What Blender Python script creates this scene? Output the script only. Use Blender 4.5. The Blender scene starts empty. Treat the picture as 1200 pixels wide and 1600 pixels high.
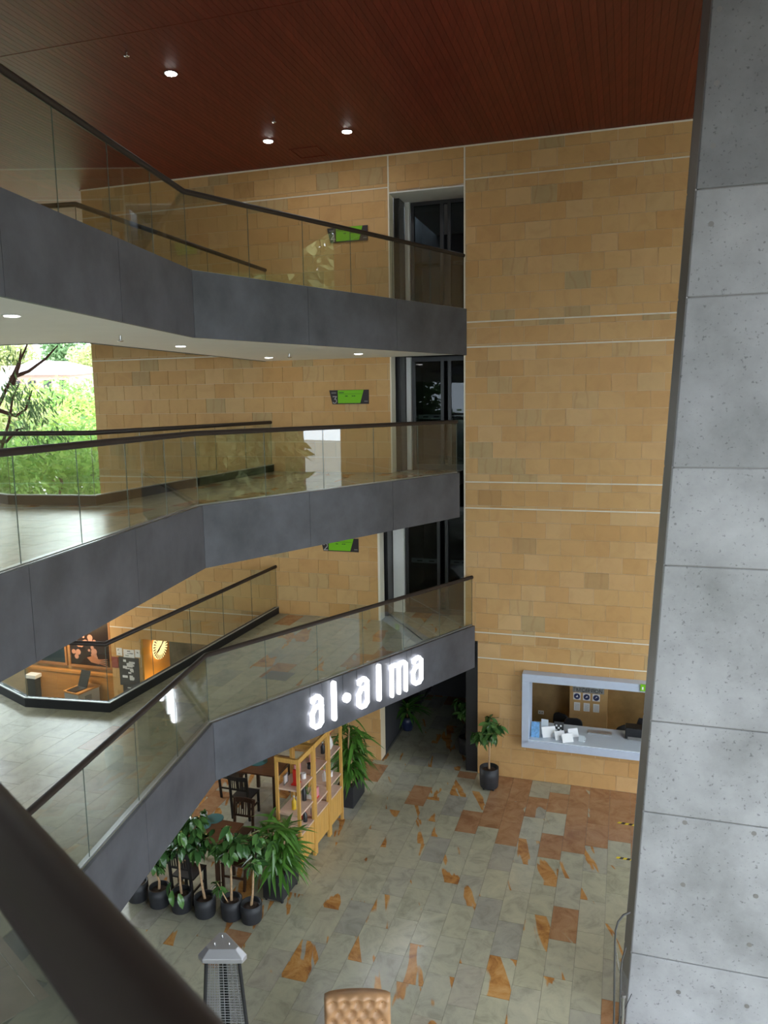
import bpy, bmesh, math, random
from mathutils import Vector, Matrix, noise as mnoise
random.seed(7)
rnd = random.random
def uni(a, b): return a + (b - a) * random.random()
scene = bpy.context.scene
COL = scene.collection

# ------------------------------------------------------------------ camera
ZC = 8.06
FPX = 1200.0
PITCH = math.atan((800 - 632) / FPX)
ROLL = 0.015
_F = Vector((0, math.cos(PITCH), -math.sin(PITCH)))
_R = Vector((1, 0, 0))
_D = Vector((0, -math.sin(PITCH), -math.cos(PITCH)))
CX = _R * math.cos(ROLL) + _D * math.sin(ROLL)
CY = _R * -math.sin(ROLL) + _D * math.cos(ROLL)
CAM = Vector((0, 0, ZC))
cam_data = bpy.data.cameras.new('camera')
cam = bpy.data.objects.new('camera', cam_data)
COL.objects.link(cam)
cam_data.sensor_fit = 'VERTICAL'
cam_data.sensor_height = 36
cam_data.lens = 27.0
cam_data.clip_start = 0.05
cam_data.clip_end = 500
cam_data.dof.use_dof = True
cam_data.dof.focus_distance = 12.0
cam_data.dof.aperture_fstop = 8.0
cam.matrix_world = Matrix(((CX.x, -CY.x, -_F.x, 0), (CX.y, -CY.y, -_F.y, 0), (CX.z, -CY.z, -_F.z, ZC), (0, 0, 0, 1)))
scene.camera = cam

# ------------------------------------------------------------------ overcast sky and exposure
world = bpy.data.worlds.new('overcast')
scene.world = world
world.use_nodes = True
bgn = world.node_tree.nodes['Background']
bgn.inputs['Color'].default_value = (0.80, 0.90, 1.0, 1)
bgn.inputs['Strength'].default_value = 1.0
scene.view_settings.view_transform = 'Standard'
scene.view_settings.look = 'None'
scene.view_settings.gamma = 1.0
scene.view_settings.use_curve_mapping = False
scene.view_settings.exposure = 3.05
scene.cycles.max_bounces = 8
scene.cycles.diffuse_bounces = 5
scene.cycles.glossy_bounces = 4
scene.cycles.transmission_bounces = 6
scene.cycles.transparent_max_bounces = 24
scene.cycles.caustics_reflective = False
scene.cycles.caustics_refractive = False

# ------------------------------------------------------------------ survey helpers (turn survey readings into metres)
def ray(x, y):
    return CX * ((x - 600) / FPX) + CY * ((y - 800) / FPX) + _F
def atz(x, y, z):
    d = ray(x, y); return CAM + d * ((z - ZC) / d.z)
def aty(x, y, Y):
    d = ray(x, y); return CAM + d * (Y / d.y)
W0 = Vector((1.97, 15.93, 0))
NW = Vector((0.314, 1, 0)).normalized()          # into the wall, away from the hall
SW = Vector((NW.y, -NW.x, 0))                    # along the wall to the right
UP = Vector((0, 0, 1))
def wp(s, z, off=0.0):                            # point in wall coordinates
    return W0 + SW * s + NW * off + UP * z
def onwall(x, y, off=0.0):                        # survey reading -> (s, z)
    d = ray(x, y); p0 = W0 + NW * off
    t = (p0 - CAM).dot(NW) / d.dot(NW)
    q = CAM + d * t
    return (q - W0).dot(SW), q.z
YAW = math.atan2(SW.y, SW.x)

# ------------------------------------------------------------------ mesh helpers
class MB:
    def __init__(self): self.v = []; self.f = []; self.sm = []
    def add(self, verts, faces, smooth=False):
        b = len(self.v); self.v += [Vector(p) for p in verts]
        for f in faces: self.f.append([b + i for i in f]); self.sm.append(smooth)
        return self
    def box(self, o, ax, ay, az):                 # corner + three edge vectors
        o, ax, ay, az = map(Vector, (o, ax, ay, az))
        p = [o, o+ax, o+ax+ay, o+ay, o+az, o+ax+az, o+ax+ay+az, o+ay+az]
        fs = [(3,2,1,0), (4,5,6,7), (0,1,5,4), (1,2,6,5), (2,3,7,6), (3,0,4,7)]
        if ax.cross(ay).dot(az) < 0: fs = [tuple(reversed(f)) for f in fs]
        return self.add(p, fs)
    def cbox(self, c, sx, sy, sz, rz=0.0):        # box standing on c (base centre)
        x = Vector((math.cos(rz), math.sin(rz), 0)) * sx; y = Vector((-math.sin(rz), math.cos(rz), 0)) * sy
        return self.box(Vector(c) - x/2 - y/2, x, y, (0, 0, sz))
    def prism(self, poly, z0, z1):                # poly list of (x,y), any winding
        a = sum(poly[i][0]*poly[(i+1) % len(poly)][1] - poly[(i+1) % len(poly)][0]*poly[i][1] for i in range(len(poly)))
        if a < 0: poly = list(reversed(poly))
        n = len(poly)
        vs = [(p[0], p[1], z0) for p in poly] + [(p[0], p[1], z1) for p in poly]
        fs = [tuple(reversed(range(n))), tuple(range(n, 2*n))] + [(i, (i+1) % n, n+(i+1) % n, n+i) for i in range(n)]
        return self.add(vs, fs)
    def slab(self, poly3, d):                     # planar 3-D polygon extruded by vector d
        d = Vector(d); poly3 = [Vector(p) for p in poly3]
        nrm = Vector((0, 0, 0))
        for i in range(len(poly3)):
            nrm += (poly3[i]-poly3[0]).cross(poly3[(i+1) % len(poly3)]-poly3[0])
        if nrm.dot(d) < 0: poly3 = list(reversed(poly3))
        n = len(poly3)
        fs = [tuple(reversed(range(n))), tuple(range(n, 2*n))] + [(i, (i+1) % n, n+(i+1) % n, n+i) for i in range(n)]
        return self.add(poly3 + [p+d for p in poly3], fs)
    def tube(self, pts, r, n=10, cap=True, flat=1.0):
        pts = [Vector(p) for p in pts]
        rs = r if isinstance(r, (list, tuple)) else [r]*len(pts)
        rings = []; ref = None
        for i, p in enumerate(pts):
            if i == 0: t = pts[1]-p
            elif i == len(pts)-1: t = p-pts[i-1]
            else: t = (p-pts[i-1]).normalized() + (pts[i+1]-p).normalized()
            t.normalize()
            if ref is None or abs(ref.dot(t)) > 0.95:
                ref = Vector((0, 0, 1)) if abs(t.z) < 0.9 else Vector((1, 0, 0))
            u = (ref - t*ref.dot(t)).normalized(); w = t.cross(u); ref = u
            k = 1.0
            if 0 < i < len(pts)-1:
                c = (p-pts[i-1]).normalized().dot(t); k = min(1.6, 1/max(c, .5))
            rings.append([p + u*(math.cos(2*math.pi*j/n)*rs[i]*flat) + w*(math.sin(2*math.pi*j/n)*rs[i]*k) for j in range(n)])
        vs = [v for rg in rings for v in rg]; fs = []
        for i in range(len(rings)-1):
            for j in range(n):
                fs.append((i*n+j, i*n+(j+1) % n, (i+1)*n+(j+1) % n, (i+1)*n+j))
        self.add(vs, fs, True)
        if cap:
            self.add(rings[0], [tuple(reversed(range(n)))]); self.add(rings[-1], [tuple(range(n))])
        return self
    def lathe(self, c, prof, n=24, smooth=True):  # prof (r,z) bottom to top
        c = Vector(c); vs = []; fs = []
        for r, z in prof:
            for j in range(n):
                a = 2*math.pi*j/n; vs.append(c + Vector((r*math.cos(a), r*math.sin(a), z)))
        for i in range(len(prof)-1):
            for j in range(n):
                fs.append((i*n+j, i*n+(j+1) % n, (i+1)*n+(j+1) % n, (i+1)*n+j))
        self.add(vs, fs, smooth)
        if prof[0][0] > 1e-4: self.add(vs[:n], [tuple(reversed(range(n)))])
        if prof[-1][0] > 1e-4: self.add(vs[-n:], [tuple(range(n))])
        return self
    def build(self, name, mat, parent=None, bevel=0):
        loc = Vector((0, 0, 0))
        if parent is not None: loc = parent.get('_w', None) and Vector(parent['_w']) or Vector((0, 0, 0))
        me = bpy.data.meshes.new(name)
        me.from_pydata([tuple(v-loc) for v in self.v], [], self.f)
        me.polygons.foreach_set('use_smooth', self.sm)
        me.materials.append(M[mat]); me.update()
        o = bpy.data.objects.new(name, me); COL.objects.link(o)
        if parent is not None: o.parent = parent
        if bevel:
            m = o.modifiers.new('bevel', 'BEVEL'); m.width = bevel; m.segments = 2; m.limit_method = 'ANGLE'
        if parent is not None: o['_w'] = tuple(loc)
        return o
def tag(o, label=None, cat=None, group=None, kind=None):
    if label: o['label'] = label
    if cat: o['category'] = cat
    if group: o['group'] = group
    if kind: o['kind'] = kind
    return o
def thing(name, loc, label, cat, group=None, kind=None):
    o = bpy.data.objects.new(name, None); COL.objects.link(o); o.empty_display_size = .1
    o.location = loc; o['_w'] = tuple(Vector(loc))
    return tag(o, label, cat, group, kind)
def structure(name, label=None):
    o = bpy.data.objects.new(name, None); COL.objects.link(o); o['kind'] = 'structure'; o['_w'] = (0., 0., 0.)
    if label: o['label'] = label
    return o
def link_mesh(name, me, mw, parent=None, ploc=None):
    o = bpy.data.objects.new(name, me); COL.objects.link(o)
    m = mw.copy()
    if parent is not None:
        o.parent = parent
        m.translation = m.translation - (ploc if ploc is not None else Vector(parent['_w']))
    o.matrix_local = m
    return o

# ------------------------------------------------------------------ materials
M = {}
def nodes_of(name):
    m = bpy.data.materials.new(name); m.use_nodes = True; M[name] = m
    nt = m.node_tree; b = nt.nodes['Principled BSDF']
    return m, nt, b
def N(nt, t, **kw):
    n = nt.nodes.new(t)
    for k, v in kw.items():
        if k.startswith('i_'):
            key = k[2:]; key = int(key) if key.isdigit() else key.replace('_', ' ')
            n.inputs[key].default_value = v
        else: setattr(n, k, v)
    return n
def ramp(nt, stops, interp='LINEAR'):
    r = nt.nodes.new('ShaderNodeValToRGB'); e = r.color_ramp.elements; r.color_ramp.interpolation = interp
    while len(e) < len(stops): e.new(0.5)
    for i, (p, c) in enumerate(stops): e[i].position = p; e[i].color = (*c, 1)
    return r
def L(nt, a, b): nt.links.new(a, b)
def plain(name, col, rough=.5, metal=0.0, var=0.0, scale=6.0, bump=0.0, bscale=40.0, spec=.5, emit=0.0, ecol=None, stretch=None):
    m, nt, b = nodes_of(name)
    b.inputs['Base Color'].default_value = (*col, 1); b.inputs['Roughness'].default_value = rough
    b.inputs['Metallic'].default_value = metal; b.inputs['Specular IOR Level'].default_value = spec
    if emit:
        b.inputs['Emission Color'].default_value = (*(ecol or col), 1); b.inputs['Emission Strength'].default_value = emit
    if var or bump:
        geo = N(nt, 'ShaderNodeNewGeometry'); src = geo.outputs['Position']
        if stretch:
            mp = N(nt, 'ShaderNodeMapping'); mp.inputs['Scale'].default_value = stretch; L(nt, src, mp.inputs['Vector']); src = mp.outputs[0]
        if var:
            nz = N(nt, 'ShaderNodeTexNoise', i_Scale=scale, i_Detail=6.0, i_Roughness=.6); L(nt, src, nz.inputs['Vector'])
            lo = tuple(max(0, c*(1-var)) for c in col); hi = tuple(min(1, c*(1+var)) for c in col)
            rp = ramp(nt, [(.3, lo), (.7, hi)]); L(nt, nz.outputs['Fac'], rp.inputs['Fac']); L(nt, rp.outputs['Color'], b.inputs['Base Color'])
        if bump:
            n2 = N(nt, 'ShaderNodeTexNoise', i_Scale=bscale, i_Detail=4.0); L(nt, src, n2.inputs['Vector'])
            bp = N(nt, 'ShaderNodeBump', i_Strength=bump, i_Distance=.02); L(nt, n2.outputs['Fac'], bp.inputs['Height']); L(nt, bp.outputs['Normal'], b.inputs['Normal'])
    return m
def piece_random(nt):
    oi = N(nt, 'ShaderNodeObjectInfo'); ge = N(nt, 'ShaderNodeNewGeometry')
    ad = N(nt, 'ShaderNodeMath', operation='ADD'); L(nt, oi.outputs['Random'], ad.inputs[0]); L(nt, ge.outputs['Random Per Island'], ad.inputs[1])
    fr = N(nt, 'ShaderNodeMath', operation='FRACT'); L(nt, ad.outputs[0], fr.inputs[0])
    return fr.outputs[0], ge
def shifted(nt, r, ge, sc=(1, 1, 1), amount=37.0):
    mu = N(nt, 'ShaderNodeMath', operation='MULTIPLY'); mu.inputs[1].default_value = amount; L(nt, r, mu.inputs[0])
    mp = N(nt, 'ShaderNodeMapping'); mp.inputs['Scale'].default_value = sc; mp.inputs['Rotation'].default_value = (0, 0, -YAW)
    L(nt, ge.outputs['Position'], mp.inputs['Vector'])
    cb = N(nt, 'ShaderNodeVectorMath', operation='ADD'); L(nt, mp.outputs[0], cb.inputs[0]); L(nt, mu.outputs[0], cb.inputs[1])
    return cb.outputs[0]
def mixc(nt, fac, a, b):
    mx = N(nt, 'ShaderNodeMix', data_type='RGBA')
    for sock, v in ((mx.inputs[0], fac), (mx.inputs[6], a), (mx.inputs[7], b)):
        if isinstance(v, (int, float)): sock.default_value = v
        elif isinstance(v, tuple): sock.default_value = (*v, 1)
        else: L(nt, v, sock)
    return mx.outputs[2]
# sandstone wall tiles
def stone_mat():
    m, nt, b = nodes_of('sandstone')
    r, ge = piece_random(nt)
    base = ramp(nt, [(0, (.55, .315, .12)), (.2, (.575, .345, .138)), (.42, (.595, .372, .16)), (.6, (.56, .325, .128)), (.78, (.62, .395, .182)), (.9, (.54, .36, .165)), (.965, (.44, .32, .16)), (1, (.50, .27, .095))])
    L(nt, r, base.inputs['Fac'])
    v = shifted(nt, r, ge)
    n1 = N(nt, 'ShaderNodeTexNoise', i_Scale=2.2, i_Detail=7.0, i_Roughness=.62, i_Distortion=1.2); L(nt, v, n1.inputs['Vector'])
    r1 = ramp(nt, [(.35, (.93, .91, .88)), (.5, (1, 1, 1)), (.72, (1.05, 1.04, 1.03))]); L(nt, n1.outputs['Fac'], r1.inputs['Fac'])
    mu = N(nt, 'ShaderNodeMix', data_type='RGBA', blend_type='MULTIPLY'); mu.inputs[0].default_value = 1
    L(nt, base.outputs['Color'], mu.inputs[6]); L(nt, r1.outputs['Color'], mu.inputs[7])
    wv = N(nt, 'ShaderNodeTexWave', i_Scale=1.3, i_Distortion=5.0, i_Detail=3.0, i_Detail_Scale=1.2); L(nt, v, wv.inputs['Vector'])
    rw = ramp(nt, [(.0, (.35, .35, .35)), (.12, (0, 0, 0))]); L(nt, wv.outputs['Fac'], rw.inputs['Fac'])
    gt = N(nt, 'ShaderNodeMath', operation='GREATER_THAN'); gt.inputs[1].default_value = .86; L(nt, r, gt.inputs[0])
    mm = N(nt, 'ShaderNodeMath', operation='MULTIPLY'); L(nt, rw.outputs['Color'], mm.inputs[0]); L(nt, gt.outputs[0], mm.inputs[1])
    L(nt, mixc(nt, mm.outputs[0], mu.outputs[2], (.36, .19, .07)), b.inputs['Base Color'])
    b.inputs['Roughness'].default_value = .55
    b.inputs['Specular IOR Level'].default_value = .3
stone_mat()
# slate floor tiles, green-grey with rusty patches
def slate_mat(name, rusty, thr=.605):
    m, nt, b = nodes_of(name)
    r, ge = piece_random(nt)
    base = ramp(nt, [(0, (.43, .41, .295)), (.3, (.46, .44, .325)), (.55, (.41, .395, .30)), (.75, (.48, .455, .34)), (.94, (.35, .34, .29)), (1, (.44, .40, .31))])
    L(nt, r, base.inputs['Fac'])
    v = shifted(nt, r, ge)
    n1 = N(nt, 'ShaderNodeTexNoise', i_Scale=3.0, i_Detail=8.0, i_Roughness=.7, i_Distortion=.8); L(nt, v, n1.inputs['Vector'])
    r1 = ramp(nt, [(.3, (.70, .72, .72)), (.5, (1, 1, 1)), (.7, (1.14, 1.14, 1.1))]); L(nt, n1.outputs['Fac'], r1.inputs['Fac'])
    mu = N(nt, 'ShaderNodeMix', data_type='RGBA', blend_type='MULTIPLY'); mu.inputs[0].default_value = 1
    L(nt, base.outputs['Color'], mu.inputs[6]); L(nt, r1.outputs['Color'], mu.inputs[7])
    v2 = shifted(nt, r, ge, (2.4, .5, 1), 91.0)
    n2 = N(nt, 'ShaderNodeTexNoise', i_Scale=.85, i_Detail=3.5, i_Roughness=.55, i_Distortion=.5); L(nt, v2, n2.inputs['Vector'])
    lo = .34 if rusty else thr
    rm = ramp(nt, [(lo, (0, 0, 0)), (lo+.012, (1, 1, 1))]); L(nt, n2.outputs['Fac'], rm.inputs['Fac'])
    rc = ramp(nt, [(.35, (.27, .105, .035) if not rusty else (.30, .15, .075)), (.5, (.50, .24, .07) if not rusty else (.40, .215, .11)), (.68, (.62, .36, .14) if not rusty else (.46, .28, .15))]); L(nt, n1.outputs['Fac'], rc.inputs['Fac'])
    L(nt, mixc(nt, rm.outputs['Color'], mu.outputs[2], rc.outputs['Color']), b.inputs['Base Color'])
    b.inputs['Roughness'].default_value = .22
    bp = N(nt, 'ShaderNodeBump', i_Strength=.06, i_Distance=.01); L(nt, n1.outputs['Fac'], bp.inputs['Height']); L(nt, bp.outputs['Normal'], b.inputs['Normal'])
slate_mat('slate', False); slate_mat('slate_plain', False, .70); slate_mat('slate_rust', True)
# concrete
def concrete_mat(name, k):
    m, nt, b = nodes_of(name)
    ge = N(nt, 'ShaderNodeNewGeometry')
    n1 = N(nt, 'ShaderNodeTexNoise', i_Scale=.9, i_Detail=9.0, i_Roughness=.65); L(nt, ge.outputs['Position'], n1.inputs['Vector'])
    r1 = ramp(nt, [(.28, (.22*k, .22*k, .222*k)), (.5, (.335*k, .335*k, .342*k)), (.72, (.43*k, .43*k, .44*k))]); L(nt, n1.outputs['Fac'], r1.inputs['Fac'])
    n2 = N(nt, 'ShaderNodeTexNoise', i_Scale=26.0, i_Detail=4.0); L(nt, ge.outputs['Position'], n2.inputs['Vector'])
    r2 = ramp(nt, [(.29, (.55, .55, .55)), (.38, (1, 1, 1))]); L(nt, n2.outputs['Fac'], r2.inputs['Fac'])
    mu = N(nt, 'ShaderNodeMix', data_type='RGBA', blend_type='MULTIPLY'); mu.inputs[0].default_value = 1
    L(nt, r1.outputs['Color'], mu.inputs[6]); L(nt, r2.outputs['Color'], mu.inputs[7]); L(nt, mu.outputs[2], b.inputs['Base Color'])
    b.inputs['Roughness'].default_value = .75
    bp = N(nt, 'ShaderNodeBump', i_Strength=.35, i_Distance=.01); L(nt, n1.outputs['Fac'], bp.inputs['Height']); L(nt, bp.outputs['Normal'], b.inputs['Normal'])
concrete_mat('concrete', 1.0); concrete_mat('concrete_grey', .84); concrete_mat('concrete_stained', .55)
# clear glass sheet: straight-through tint plus mirror reflection by angle
def glass_mat(name, tint, ior=1.5):
    m = bpy.data.materials.new(name); m.use_nodes = True; M[name] = m
    nt = m.node_tree; nt.nodes.clear()
    out = N(nt, 'ShaderNodeOutputMaterial'); tr = N(nt, 'ShaderNodeBsdfTransparent'); gl = N(nt, 'ShaderNodeBsdfGlossy')
    tr.inputs['Color'].default_value = (*tint, 1); gl.inputs['Roughness'].default_value = 0.0; gl.inputs['Color'].default_value = (.95, .97, 1, 1)
    ge = N(nt, 'ShaderNodeNewGeometry'); io = N(nt, 'ShaderNodeMapRange'); io.inputs['To Min'].default_value = ior; io.inputs['To Max'].default_value = 1/ior
    L(nt, ge.outputs['Backfacing'], io.inputs['Value'])
    fr = N(nt, 'ShaderNodeFresnel'); L(nt, io.outputs[0], fr.inputs['IOR']); mx = N(nt, 'ShaderNodeMixShader')
    L(nt, fr.outputs[0], mx.inputs[0]); L(nt, tr.outputs[0], mx.inputs[1]); L(nt, gl.outputs[0], mx.inputs[2]); L(nt, mx.outputs[0], out.inputs['Surface'])
glass_mat('glass', (.90, .915, .88), 1.6)
plain('glass_edge', (.10, .13, .12), .15)
glass_mat('dark_glass', (.42, .46, .47), 1.3)
# ceiling slats
def slat_mat():
    m, nt, b = nodes_of('red_slat')
    r, ge = piece_random(nt)
    mp = N(nt, 'ShaderNodeMapping'); mp.inputs['Rotation'].default_value = (0, 0, -YAW); mp.inputs['Scale'].default_value = (14, .9, 1); L(nt, ge.outputs['Position'], mp.inputs['Vector'])
    n1 = N(nt, 'ShaderNodeTexNoise', i_Scale=2.0, i_Detail=6.0); L(nt, mp.outputs[0], n1.inputs['Vector'])
    r1 = ramp(nt, [(.3, (.115, .015, .008)), (.7, (.165, .024, .012))]); L(nt, n1.outputs['Fac'], r1.inputs['Fac'])
    r2 = ramp(nt, [(0, (.85, .85, .85)), (1, (1.12, 1.12, 1.12))]); L(nt, r, r2.inputs['Fac'])
    mu = N(nt, 'ShaderNodeMix', data_type='RGBA', blend_type='MULTIPLY'); mu.inputs[0].default_value = 1
    L(nt, r1.outputs['Color'], mu.inputs[6]); L(nt, r2.outputs['Color'], mu.inputs[7]); L(nt, mu.outputs[2], b.inputs['Base Color'])
    b.inputs['Roughness'].default_value = .5; b.inputs['Specular IOR Level'].default_value = .3
slat_mat()
plain('slat_backing', (.012, .008, .007), .9)
plain('mortar', (.74, .61, .42), .9)
plain('white_joint', (.80, .74, .62), .8)
plain('white_paint', (.74, .74, .72), .6, var=.03, scale=3)
plain('soffit_white', (.90, .90, .89), .7, var=.02, scale=2)
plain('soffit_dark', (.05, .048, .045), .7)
plain('fascia_grey', (.086, .088, .103), .48, var=.30, scale=1.6, bump=.12, bscale=3.0, spec=.45)
plain('rail_brown', (.030, .021, .018), .5, spec=.3)
plain('kerb_black', (.012, .012, .013), .55, spec=.3)
plain('kerb_metal', (.55, .57, .58), .28, metal=.7)
plain('slab_grout', (.17, .17, .15), .6)
plain('brown_tile', (.40, .31, .225), .5, var=.15, scale=3)
plain('grout_light', (.72, .68, .60), .8)
plain('black_frame', (.010, .010, .012), .32)
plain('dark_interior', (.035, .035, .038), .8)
plain('lamp_white', (1, 1, 1), .5, emit=22.0, ecol=(1, .97, .92))
plain('lamp_dim', (1, 1, 1), .5, emit=4.0, ecol=(1, .97, .90))
plain('lamp_ring', (.05, .05, .05), .4)
plain('chrome', (.62, .62, .62), .25, metal=1.0)
plain('sign_letter', (1, 1, 1), .4, emit=.55, ecol=(.92, .95, 1))
plain('sign_green', (.18, .52, .005), .5)
plain('sign_dark', (.022, .014, .018), .5)
plain('sign_print', (.45, .42, .42), .5)
plain('sign_ink', (.05, .16, .01), .5)
plain('frame_bluegrey', (.52, .59, .72), .4, var=.04)
plain('counter_top', (.66, .72, .78), .22)
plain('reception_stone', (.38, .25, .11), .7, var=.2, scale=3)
plain('paper', (.85, .85, .85), .6)
plain('print_blue', (.025, .035, .12), .5)
plain('print_sky', (.16, .38, .68), .45, var=.3, scale=22)
plain('acrylic', (.66, .72, .76), .15)
plain('black_plastic', (.012, .012, .014), .4)
plain('black_fabric', (.014, .014, .018), .85)
plain('pot_black', (.022, .023, .027), .5, var=.2, scale=9)
plain('pot_navy', (.012, .018, .05), .4)
plain('soil', (.055, .032, .022), .95, var=.6, scale=40, bump=.8, bscale=60)
plain('trunk_tan', (.42, .27, .15), .7, var=.25, scale=25)
plain('pine_wood', (.60, .335, .085), .45, var=.13, scale=5, stretch=(6, 6, .6))
plain('shelf_board', (.66, .47, .36), .5, var=.08, scale=6)
plain('teal_mat', (.045, .16, .155), .6)
plain('dark_wood', (.055, .024, .013), .38, var=.3, scale=5)
plain('table_wood', (.12, .045, .02), .3, var=.3, scale=4, stretch=(1, 6, 1))
plain('black_wood', (.010, .009, .010), .5)
plain('ceramic_white', (.78, .77, .77), .25)
plain('leather_tan', (.42, .235, .115), .38, var=.22, scale=4)
plain('brass', (.30, .19, .08), .4, metal=.8)
plain('heater_steel', (.50, .50, .53), .34, metal=.55)
plain('heater_black', (.014, .014, .016), .45)
plain('mesh_steel', (.42, .43, .44), .35, metal=.8)
plain('red_item', (.62, .03, .02), .4); plain('pink_item', (.72, .30, .34), .45); plain('yellow_item', (.75, .48, .03), .4)
plain('white_item', (.72, .70, .68), .35); plain('black_item', (.015, .015, .018), .3); plain('green_item', (.09, .20, .05), .5)
plain('flower_red', (.52, .09, .08), .5)
plain('tape_yellow', (.78, .60, .03), .6); plain('tape_black', (.015, .015, .015), .6)
plain('metal_grey', (.21, .20, .19), .45, metal=.3)
plain('steel_tube', (.13, .13, .13), .35, metal=.6)
plain('counter_wood', (.40, .185, .045), .4, var=.14, scale=3, stretch=(.6, .6, 5))
plain('counter_side', (.36, .34, .30), .5)
plain('niche_gold', (.62, .32, .06), .6)
plain('disc_light', (1, .85, .45), .5, emit=.22, ecol=(1, .74, .36))
plain('disc_dark', (.06, .03, .01), .6)
plain('frame_wood', (.26, .12, .045), .5)
plain('board_navy', (.012, .025, .038), .35)
plain('board_dark', (.016, .010, .010), .35)
plain('bokeh_pink', (.34, .17, .13), .6); plain('skin_print', (.32, .14, .08), .6)
plain('poster_grey', (.30, .30, .29), .6, var=.5, scale=14)
plain('poster_dark', (.05, .05, .055), .6)
plain('poster_red', (.26, .06, .05), .6)
plain('marble_dark', (.085, .082, .07), .3, var=.85, scale=3.2, stretch=(1, 1, .5))
plain('grass', (.30, .30, .26), .95, var=.3, scale=.8)
plain('bark', (.12, .055, .04), .8, var=.3)
plain('roof_white', (.88, .86, .84), .6)
plain('house_wall', (.50, .34, .28), .8)
plain('skin', (.45, .25, .17), .55)
plain('hair', (.012, .009, .008), .5)
plain('blazer', (.035, .038, .048), .8)
def leaf_mat(name, a, bcol, rough=.32, trans=.0, spec=.5):
    m, nt, b = nodes_of(name)
    r, ge = piece_random(nt)
    rp = ramp(nt, [(0, a), (1, bcol)]); L(nt, r, rp.inputs['Fac']); L(nt, rp.outputs['Color'], b.inputs['Base Color'])
    b.inputs['Roughness'].default_value = rough; b.inputs['Specular IOR Level'].default_value = spec
    if trans:
        tl = N(nt, 'ShaderNodeBsdfTranslucent'); L(nt, rp.outputs['Color'], tl.inputs['Color'])
        mx = N(nt, 'ShaderNodeMixShader'); mx.inputs[0].default_value = trans
        L(nt, b.outputs[0], mx.inputs[1]); L(nt, tl.outputs[0], mx.inputs[2]); L(nt, mx.outputs[0], nt.nodes['Material Output'].inputs['Surface'])
leaf_mat('ficus_leaf', (.035, .10, .03), (.11, .24, .06), .18, .12)
leaf_mat('strap_leaf', (.050, .15, .020), (.12, .29, .045), .30, .18)
leaf_mat('tree_leaf_e', (.20, .24, .09), (.42, .44, .19), .5, .3, .2)
leaf_mat('tree_leaf_a', (.24, .36, .08), (.50, .60, .17), .5, .4, .2)
leaf_mat('tree_leaf_b', (.15, .32, .08), (.36, .54, .15), .5, .4, .2)
leaf_mat('tree_leaf_c', (.30, .36, .14), (.55, .57, .26), .5, .4, .2)
leaf_mat('tree_leaf_d', (.10, .19, .08), (.26, .38, .17), .5, .35, .2)

# ------------------------------------------------------------------ tiles
def clip(poly, hp):                               # clip 2-D polygon by half planes (nx,ny,c): keep nx*x+ny*y<=c
    for nx, ny, c in hp:
        out = []
        for i in range(len(poly)):
            a, b = poly[i], poly[(i+1) % len(poly)]
            da = nx*a[0]+ny*a[1]-c; db = nx*b[0]+ny*b[1]-c
            if da <= 0: out.append(a)
            if (da < 0 < db) or (db < 0 < da):
                t = da/(da-db); out.append((a[0]+(b[0]-a[0])*t, a[1]+(b[1]-a[1])*t))
        poly = out
        if len(poly) < 3: return []
    return poly
def area(poly):
    return abs(sum(poly[i][0]*poly[(i+1) % len(poly)][1]-poly[(i+1) % len(poly)][0]*poly[i][1] for i in range(len(poly))))/2
def halfplanes(poly, inset=0.0):
    a = sum(poly[i][0]*poly[(i+1) % len(poly)][1]-poly[(i+1) % len(poly)][0]*poly[i][1] for i in range(len(poly)))
    if a < 0: poly = list(reversed(poly))
    hp = []
    for i in range(len(poly)):
        p, q = poly[i], poly[(i+1) % len(poly)]
        d = math.hypot(q[0]-p[0], q[1]-p[1]); nx, ny = (q[1]-p[1])/d, -(q[0]-p[0])/d
        hp.append((nx, ny, nx*p[0]+ny*p[1]-inset))
    return hp
def rect_minus(r, h):
    x0, x1, y0, y1 = r; a0, a1, b0, b1 = h
    if a1 <= x0 or a0 >= x1 or b1 <= y0 or b0 >= y1: return [r]
    out = []
    if b0 > y0: out.append((x0, x1, y0, b0))
    if b1 < y1: out.append((x0, x1, b1, y1))
    yy0, yy1 = max(y0, b0), min(y1, b1)
    if a0 > x0: out.append((x0, a0, yy0, yy1))
    if a1 < x1: out.append((a1, x1, yy0, yy1))
    return out
_shared = {}
def emit_pieces(parent, name, pieces, to3, ndir, thick, stuffname, limit=290):
    # pieces: (poly2d, material, weight). the heaviest become objects of their own, the rest one joined part
    pieces.sort(key=lambda p: -p[2])
    for poly, mat, w in pieces[:limit]:
        cx = sum(p[0] for p in poly)/len(poly); cy = sum(p[1] for p in poly)/len(poly)
        key = (name, mat, tuple((round(p[0]-cx, 3), round(p[1]-cy, 3)) for p in poly))
        c3 = to3(cx, cy)
        if key not in _shared:
            mb = MB(); mb.slab([to3(*p)-c3 for p in poly], Vector(ndir)*thick)
            me = bpy.data.meshes.new(name); me.from_pydata([tuple(v) for v in mb.v], [], mb.f); me.materials.append(M[mat]); _shared[key] = me
        link_mesh(name, _shared[key], Matrix.Translation(c3), parent)
    byk = {}
    for poly, mat, w in pieces[limit:]:
        byk.setdefault(mat, MB()).slab([to3(*p) for p in poly], Vector(ndir)*thick)
    for mat, mb in byk.items():
        o = mb.build(stuffname, mat, parent); o['kind'] = 'stuff'

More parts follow.
